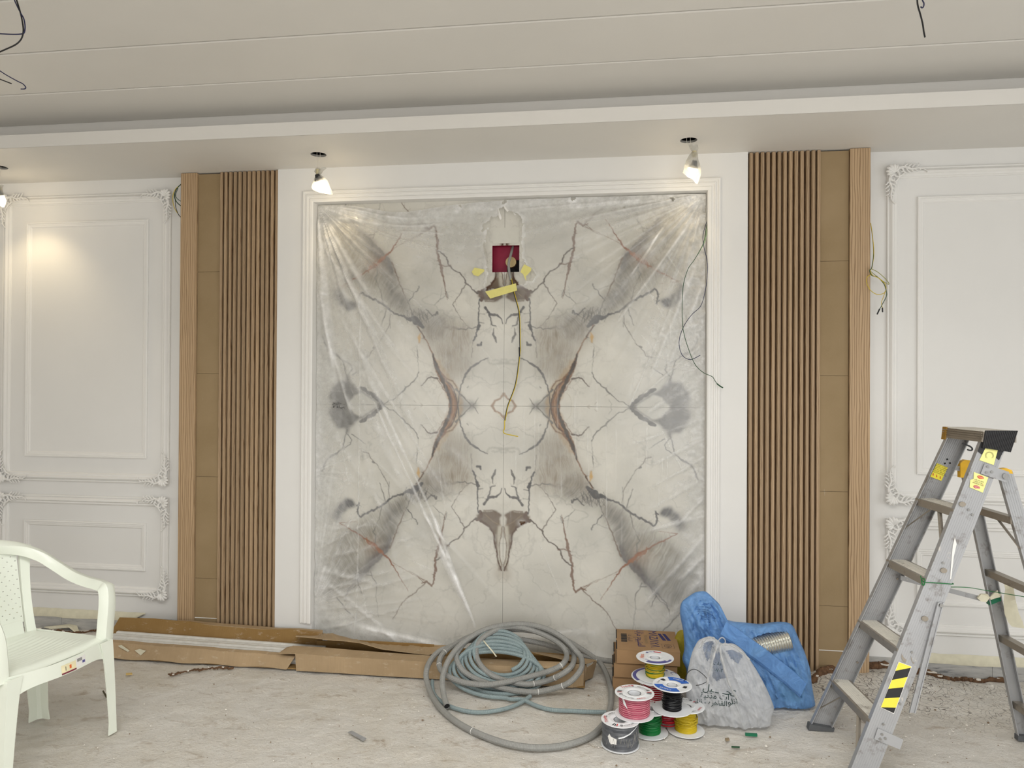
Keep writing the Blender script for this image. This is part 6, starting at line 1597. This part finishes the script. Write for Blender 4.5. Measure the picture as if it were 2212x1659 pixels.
    # rubber feet
    for (p, w_, nm) in ((Bb, wB, 0), (Ab, wA, 1)):
        m = MB(); m.smooth = False; y0, y1 = (p.y-.030, p.y+.004) if nm == 0 else (p.y-.004, p.y+.030)
        m.hexa([V(p.x-.008, y0, 0), V(p.x+w_+.004, y0, 0), V(p.x+w_+.004, y1, 0), V(p.x-.008, y1, 0), V(p.x-.003, y0, .026), V(p.x+w_+.008, y0, .014), V(p.x+w_+.008, y1, .014), V(p.x-.003, y1, .026)]); m.build('rubber_foot', GREYRUB, root)
    for (p, s) in ((Db+V(-.010, 0, 0), -1), (Cb+V(-.026, 0, 0), 1)):
        m = MB(); m.smooth = False; y0, y1 = (p.y-.026, p.y+.003) if s < 0 else (p.y-.003, p.y+.026)
        m.box((p.x-.004, y0, 0), (p.x+wr+.006, y1, .022)); m.build('rubber_foot', GREYRUB, root)
    # spreaders
    m = MB(); m.smooth = False; p0, p1 = onA(*g6(1175, 305), .004), onA(*g6(943, 1205), .006)
    m.loft([[p+V(x, y, 0) for x, y in ((-.011, 0), (.011, 0), (.011, -.008), (.007, -.008), (.007, -.003), (-.007, -.003), (-.007, -.008), (-.011, -.008))] for p in (p0, p1)]); m.build('hanging_spreader_bar', ALU, root)
    disc(onA, g6, 1173, 325, .007, CHROME, 'pivot_bolt', .014)
    m = MB(); m.smooth = False; p0, p1 = PY(1945, 1248, 3.335), PY(2122, 1294, 3.35)
    m.loft([[p+V(0, y, z) for y, z in ((-.003, -.010), (.003, -.010), (.003, .010), (-.003, .010))] for p in (p0, p1)]); m.build('spreader_bar', ALU, root)
    # green tie wire and tapes
    def wire(pts, r, mat, nm): 
        m = MB(); m.tube(catmull([Vector(p) for p in pts], 6), r, 6); m.build(nm, mat, root)
    a1 = at(Ab, At, .745); wire([a1+V(-.004, .03, .02), a1+V(-.006, .02, .012), a1+V(-.006, -.004, .005), a1+V(.03, -.004, .003), a1+V(.07, -.004, .002), a1+V(wA+.004, -.003, .001), a1+V(wA+.004, .03, .001)], .0018, GREEN, 'green_tie_wire')
    wire([PY(2051, 1268, 3.05), PY(2090, 1269, 3.12), PY(2133, 1276, 3.2), PY(2175, 1283, 3.1), PY(2212, 1289, 3.0), PY(2225, 1291, 2.975)], .0016, GREEN, 'green_tie_wire')
    wire([a1+V(-.008, 0, -.01), a1+V(-.012, .004, .012), a1+V(-.004, -.006, .016), a1+V(-.006, -.007, -.006), a1+V(-.014, -.002, -.004)], .0020, GREEN, 'wire_knot')
    m = MB(); m.smooth = False; Pb = [PY(*g6(x, y), 3.362) for x, y in ((1568, 298), (1675, 252), (1682, 290), (1580, 332))]; m.prism(Pb, (0, .028, 0)); m.build('green_tape_band', GTAPE, root)
    m = MB(); rg = random.Random(5); cl_ = [(1585, 285), (1560, 250), (1580, 262), (1600, 235), (1640, 205), (1645, 232), (1672, 238), (1660, 262), (1610, 275)]
    m.smooth = False; m.prism([PY(*g6(x, y), 3.350+.004*(i % 2)) for i, (x, y) in enumerate(cl_)], (0, -.004, 0))
    cl_ = [(1470, 270), (1500, 235), (1555, 235), (1570, 262), (1545, 300), (1500, 295)]; m.prism([PY(*g6(x, y), 3.340+.005*(i % 2)) for i, (x, y) in enumerate(cl_)], (0, -.010, 0)); m.build('crumpled_cream_tape', TAPEC, root)
    m = MB(); C0 = [(1690, 130, 1760, 120), (1705, 200, 1775, 195), (1690, 300, 1790, 285), (1700, 400, 1815, 390), (1730, 470, 1850, 470), (1760, 505, 1862, 520)]
    rings = []
    for i, (x0, y0, x1, y1) in enumerate(C0): rings.append([PY(*g6(x0+(x1-x0)*t, y0+(y1-y0)*t), 3.33+.010*math.sin(3*t+i)) for t in (0, .25, .5, .75, 1)])
    m.loft(rings, cap=False, closed=False); m.build('hanging_cream_tape', TAPEC, root)
ladder()

# ================================================================ white plastic armchair
def chair():
    ang = math.radians(-9); fw = V(math.cos(ang), math.sin(ang), 0); sd = V(-math.sin(ang), math.cos(ang), 0); C0 = V(-2.392, 2.668, 0)
    root = empty('plastic_armchair', C0, 'white plastic armchair at the left edge of the picture, cut off by it', 'chair')
    T = lambda f, s, z: C0+fw*f+sd*s+V(0, 0, z)
    # seat shell
    def seat(u, v):
        f = -.20+.415*u; s = (v-.5)*2*(.205+.022*u); z = .412+.006*u-.020*math.sin(PI*min(1, u*1.05))*math.cos((v-.5)*PI)-.022*max(0, (u-.9)/.1)**2
        return (f, s, z+.0022*math.sin(u*95)*(.15 < u < .9)*(abs(v-.5) < .38))
    m = MB(); n1, n2 = 84, 26
    m.grid(lambda u, v: T(*seat(u, v)), n1, n2); m.grid(lambda u, v: T(seat(u, v)[0], seat(u, v)[1], seat(u, v)[2]-.004), 20, 14)
    m.build('seat', CHAIR, root)
    # curved aprons
    def apron(f0, s0, f1, s1, bulge, name, h0=.095, h1=.045, axis='f'):
        m = MB(); n = 26; rings = []
        for k in range(n+1):
            t = k/n; f = f0+(f1-f0)*t; s = s0+(s1-s0)*t; b_ = bulge*math.sin(PI*t); e = abs(2*t-1)
            h = h1+(h0-h1)*e**5; dip = .010*math.sin(PI*t) if axis == 'f' else 0
            if axis == 'f': f += b_
            else: s += b_
            ztop = .414-dip
            rings.append([T(f, s, ztop), T(f+(.004 if axis == 'f' else 0), s+(0 if axis == 'f' else math.copysign(.004, s0)), ztop-h*.5), T(f+(.007 if axis == 'f' else 0), s+(0 if axis == 'f' else math.copysign(.007, s0)), ztop-h), T(f-(.004 if axis == 'f' else 0), s-(0 if axis == 'f' else math.copysign(.004, s0)), ztop-h), T(f-(.004 if axis == 'f' else 0), s-(0 if axis == 'f' else math.copysign(.004, s0)), ztop-.006)])
        m.loft(rings); return m.build(name, CHAIR, root)
    fa = apron(.214, -.225, .214, .225, .030, 'front_apron', .10, .056)
    apron(-.19, .225, .20, .232, .0, 'side_apron', .10, .05, 's'); apron(-.19, -.225, .20, -.232, .0, 'side_apron', .10, .05, 's')
    # legs with an L-shaped section
    def leg(f, s, ft, st, name='leg', w=.062, foot=.034):
        m = MB(); sf = 1 if f > 0 else -1; ss = 1 if s > 0 else -1; rings = []
        for k in range(9):
            t = k/8; z = .405*(1-t); q = t**.8; F = f+(ft-f)*q; S = s+(st-s)*q; ww = w+(foot-w)*t**.6; th = .005
            if t > .97: ww += .008
            pr = [(0, 0), (-ww, 0), (-ww, -th), (-ww*.35, -th*1.4), (-th*1.4, -ww*.35*1.0), (-th, -ww), (0, -ww)]
            rings.append([T(F+sf*p[0], S+ss*p[1], z) for p in pr])
        if sf*ss < 0: rings = [r[::-1] for r in rings]
        m.loft(rings); return m.build(name, CHAIR, root)
    leg(.232, .238, .238, .258); leg(.232, -.238, .238, -.258); leg(-.195, .225, -.20, .262, foot=.05, w=.075); leg(-.195, -.225, -.20, -.262, foot=.05, w=.075)
    # arm and back rim: one swept band
    half = [(.205, .240, .395), (.206, .247, .48), (.203, .256, .56), (.185, .266, .617), (.150, .276, .632), (.06, .285, .640), (-.03, .283, .662), (-.11, .268, .705), (-.17, .238, .752), (-.225, .185, .790), (-.262, .10, .812), (-.275, 0, .818)]
    P = [T(*p) for p in half]+[T(p[0], -p[1], p[2]) for p in half[-2::-1]]
    nml = []
    for i, p in enumerate(half):     # outward/upward direction of the broad face
        nml.append((p[0], p[1]))
    path = catmull(P, 6); N = len(path); m = MB(); rings = []
    for k in range(N):
        t = k/(N-1); e = abs(2*t-1); tg = (path[min(k+1, N-1)]-path[max(k-1, 0)]).normalized()
        cen = path[k]-C0; out = V(cen.x, cen.y, 0)-fw*.02; out.normalize()
        if e > .80: up = (sd*math.copysign(1, cen.dot(sd)))*.25+fw*.97
        elif e > .4: up = V(0, 0, 1)*.9+out*.35
        else: up = V(0, 0, .8)+(-fw)*.6
        # blend
        def U(e_):
            a = sd*math.copysign(1, cen.dot(sd))*.2+fw*.98; b_ = V(0, 0, .92)+out*.35; c = V(0, 0, .55)+fw*.8
            if e_ > .80: return a
            if e_ > .66: q = (e_-.66)/.14; return b_*(1-q)+a*q
            if e_ > .40: return b_
            q = e_/.40; return c*(1-q)+b_*q
        up = U(e); up = (up-tg*up.dot(tg)).normalized(); bi = tg.cross(up)
        w = .026+.006*math.sin(PI*min(1, (1-e)*1.3)); 
        if e > .80: w = .032
        sk = .036; pr = [(-w, -sk), (-w*1.0, -.008), (-w*.78, .004), (0, .010), (w*.78, .004), (w*1.0, -.008), (w, -sk), (w-.005, -sk), (w-.008, -.004), (0, .004), (-w+.008, -.004), (-w+.005, -sk)]
        rings.append([path[k]+bi*a+up*b_ for a, b_ in pr])
    m.loft(rings); m.build('arm_and_back_rim', CHAIR, root)
    # back side stiles and lower rail
    def back(s, h):      # h 0..1
        z = .405+.385*h; f = -.185-.085*h-.018*(1-(s/.2)**2)+.03*(abs(s)/.2)**2*h; return (f, s, z)
    for sg in (1, -1):
        m = MB(); rings = []
        for k in range(15):
            h = k/14*.99; wd = .022-.004*math.sin(PI*h); sc = sg*(.188+.02*h**2+.014*(1-h)**2)
            a, b_ = back(sc-sg*wd*.75, h), back(sc+sg*wd*.75, h)
            rings.append([T(*a), T(a[0]-.012, a[1], a[2]), T(b_[0]-.010, b_[1], b_[2]), T(b_[0]+.008, b_[1], b_[2])])
        m.loft(rings if sg > 0 else [r[::-1] for r in rings]); m.build('back_stile', CHAIR, root)
    # perforated back panel: diamonds cut from a lattice
    m = MB(); m.smooth = False; s0, s1, h0, h1 = -.176, .176, .14, .92; nc, nr_ = 24, 30
    def bp(a, b_): 
        s = s0+(s1-s0)*a/nc; h = h0+(h1-h0)*b_/nr_
        return T(*back(s, h))
    for j in range(nr_):
        for i in range(nc):
            c00, c10, c11, c01 = bp(i, j), bp(i+1, j), bp(i+1, j+1), bp(i, j+1)
            if (i % 2 == 0 and j % 4 == 0) or (i % 2 == 1 and j % 4 == 2):
                d = .26; a, b_, c, e = bp(i+.5, j+.5-d), bp(i+.5+d, j+.5), bp(i+.5, j+.5+d), bp(i+.5-d, j+.5)
                m.add([c00, c10, c11, c01, a, b_, c, e], [(0, 1, 5, 4), (1, 2, 6, 5), (2, 3, 7, 6), (3, 0, 4, 7)])
            else: m.add([c00, c10, c11, c01], [(0, 1, 2, 3)])
    pan = m.build('perforated_back', CHAIR, root)
    md = pan.modifiers.new('t', 'SOLIDIFY'); md.thickness = .004
    m = MB(); rings = []
    for k in range(13):
        s = -.17+.34*k/12; a, b_ = back(s, 0), back(s, .16); rings.append([T(a[0]+.006, a[1], a[2]), T(a[0]-.006, a[1], a[2]), T(b_[0]-.006, b_[1], b_[2]), T(b_[0]+.002, b_[1], b_[2])])
    m.loft(rings); m.build('lower_back_rail', CHAIR, root)
    m = MB(); rings = []
    for k in range(13):
        s = -.17+.34*k/12; a, b_ = back(s, .90), back(s, 1.0); rings.append([T(a[0]+.004, a[1], a[2]), T(a[0]-.006, a[1], a[2]), T(b_[0]-.006, b_[1], b_[2]), T(b_[0]+.002, b_[1], b_[2])])
    m.loft(rings); m.build('upper_back_rail', CHAIR, root)
    # product sticker on the front apron, following its curve
    def ap(t, z, e=.0015):
        s = -.225+.45*t; f = .214+.030*math.sin(PI*t)+.007*((.404-z)/.056)+e; return T(f, s, z-.0)
    def lab(t0, t1, z0, z1, mt, nm, e=.0015):
        m = MB(); m.smooth = False; n = 5; m.add([ap(t0+(t1-t0)*i/n, z, e) for z in (z0, z1) for i in range(n+1)], [(i, i+1, n+2+i, n+1+i) for i in range(n)]); m.build(nm, mt, root)
    lab(.44, .59, .352, .388, plain('label_cream', C(236, 226, 186), .5), 'label_sticker'); lab(.44, .59, .352, .358, plain('label_maroon', C(120, 40, 60), .5), 'label_band', .0022); lab(.59, .70, .356, .394, PAPER, 'label_sticker')
    for k in range(7): lab(.605+.008*k, .609+.008*k, .378, .390, INKK, 'label_bar', .0022)
    lab(.48, .485, .364, .380, INKK, 'label_bar', .0022); lab(.52, .54, .366, .380, ORANGE, 'label_bar', .0022); lab(.66, .69, .366, .376, INKP, 'label_bar', .0022)
chair()

# ================================================================ floor litter
def burlap(name, pts, label, r=.014, seed=1):
    rg = random.Random(seed); P = catmull([PZ(x, y, z) for x, y, z in pts], 8)
    P = [p+V(rg.uniform(-.004, .004), rg.uniform(-.006, .006), rg.uniform(-.004, .004)) for p in P]
    for p in P: p.y = min(p.y, YS-.020)
    m = MB(); m.tube(P, [r*(1+.22*math.sin(i*.31+seed)+.08*math.sin(i*1.3)+rg.uniform(-.07, .07)) for i, _ in enumerate(P)], 9, .75); o = m.build(name, BURLAP, label=label, cat='burlap')
    for k in range(len(P)//13):       # plaster crust stuck on it
        p = P[min(k*13+rg.randint(0, 12), len(P)-1)]; m = MB(); q = r*rg.uniform(.3, .8)
        pts_ = [(p+V(q*2.2*math.cos(a)*rg.uniform(.4, 1.3), q*math.sin(a)*rg.uniform(.5, 1.2)-.004, r*.5+rg.uniform(-.002, .002))) for a in [2*PI*i/7 for i in range(7)]]
        m.smooth = False; m.prism(pts_, (0, -.002, .006)); m.build('plaster_crust', PLAST, o)
    return o
def gz(x, y, z=.03): return (x, y, z)
burlap('burlap_roll', [(1757, 1474, .02), (1762, 1462, .03), (1775, 1455, .035), (1795, 1447, .04), (1812, 1437, .045), (1835, 1428, .05), (1865, 1424, .05), (1885, 1421, .05), (1900, 1424, .05)], 'brown burlap edge with plaster crust curling at the foot of the right wood panel', .023, 2)
burlap('burlap_roll', [(1905, 1428, .045), (1925, 1432, .045), (1945, 1440, .04), (1965, 1447, .04), (1985, 1450, .045), (2005, 1452, .045), (2020, 1458, .035), (2035, 1465, .02), (2055, 1468, .012), (2075, 1468, .012), (2100, 1470, .012), (2125, 1471, .012), (2150, 1467, .010), (2180, 1462, .008)], 'brown burlap edge running along the right marble skirting behind the ladder', .014, 3)
burlap('burlap_roll', [(60, 1370, .012), (75, 1372, .012), (95, 1365, .02), (120, 1362, .02), (150, 1366, .012), (175, 1366, .014), (205, 1362, .014), (225, 1360, .012)], 'frayed burlap edge along the left marble skirting behind the white chair', .008, 4)
burlap('torn_burlap', [(364, 1458, .006), (375, 1456, .006), (395, 1452, .006), (415, 1448, .006), (435, 1446, .008), (455, 1444, .008), (475, 1443, .006), (505, 1444, .004)], 'dark brown torn burlap strip under the open cardboard tray', .006, 5)
def scrap(name, pts, z, t, mat, label, cat='debris', group=None):
    m = MB(); m.smooth = False; m.prism([PZ(x, y, z) for x, y in pts][::-1], (0, 0, t)); return m.build(name, mat, label=label, cat=cat, group=group)
scrap('metal_strip', [(752, 1582), (760, 1579), (792, 1596), (784, 1601)], .004, .002, ALU, 'short grey metal strip lying alone on the floor in the foreground')
scrap('wood_chip', [(272, 1455), (285, 1454), (286, 1457.5), (272, 1459)], .003, .003, plain('chip', C(206, 176, 110), .8), 'small yellowish chip on the floor near the chair')
scrap('fibreboard_offcut', [(420, 1336), (470, 1338.5), (469, 1340), (421, 1338)], .13, .004, MDF, '') if False else None
scrap('stick', [(221, 1494), (224, 1493), (232, 1506), (229, 1508)], .004, .004, plain('twig', C(70, 64, 40), .8), 'tiny dark twig on the floor behind the chair leg')
scrap('green_offcut', [(1580, 1612), (1598, 1613), (1598, 1616), (1580, 1615)], .003, .002, DGREEN, 'small dark green wire offcut on the floor before the white bag')
scrap('pebble', [(1566, 1597), (1574, 1596), (1576, 1600), (1568, 1602)], .002, .006, plain('pebble', C(140, 124, 100), .9), 'small brown pebble on the floor before the white bag')
def paper(name, pts, label, mat=PLAST):
    m = MB(); m.smooth = False; rg = random.Random(len(pts)); P = [PZ(x, y, z) for x, y, z in pts]; c = sum(P, Vector())/len(P)+V(0, 0, .012)
    n = len(P); m.add(P+[c]+[p-V(0, 0, .004) for p in P], [(i, (i+1) % n, n) for i in range(n)]+[(i, n+1+i, n+1+(i+1) % n, (i+1) % n) for i in range(n)]+[tuple(range(n+1, 2*n+1))[::-1]]); m.build(name, mat, label=label, cat='paper')
paper('crumpled_paper', [(62, 1358, .03), (90, 1356, .035), (84, 1366, .02), (96, 1372, .01), (70, 1380, .006), (58, 1372, .008)], 'crumpled cream paper scrap by the left skirting, seen through the chair', PLAST)
paper('masking_tape_scrap', [(95, 1354, .03), (150, 1348, .035), (166, 1350, .03), (172, 1366, .006), (163, 1367, .006), (155, 1354, .03), (110, 1358, .02)], 'loose cream tape scrap lying by the left skirting behind the chair', TAPEC)
# dusty crumbs scattered over the floor, past counting
def crumbs():
    m = MB(); m.smooth = False; rg = random.Random(17)
    for k in range(900):
        x, y = rg.uniform(-2.2, 2.1), rg.uniform(2.55, 3.95)
        if rg.random() < .35: x, y = rg.uniform(1.0, 2.1), rg.uniform(3.3, 3.9)
        if rg.random() < .2: x, y = rg.uniform(-.2, 1.1), rg.uniform(2.6, 3.5)
        s = rg.uniform(.0014, .0042)*(1 if rg.random() < .93 else 1.8); z = .001+rg.uniform(0, .001)+(.03 if (x > 1.1 and y > 3.75) else 0)
        P = [V(x+s*math.cos(a)*rg.uniform(.6, 1.2), y+s*math.sin(a)*rg.uniform(.6, 1.2), z) for a in (0, 1.6, 3.1, 4.6)]; t = V(x, y, z+s*rg.uniform(.5, 1.1))
        m.mi = 0 if rg.random() < .55 else 1; m.add(P+[t], [(0, 1, 4), (1, 2, 4), (2, 3, 4), (3, 0, 4)])
    o = m.build('plaster_crumbs', [PLAST, plain('dark_grit', C(120, 100, 78), .9)], label='scattered plaster crumbs and dark grit all over the dusty floor', cat='debris', kind='stuff')
crumbs()
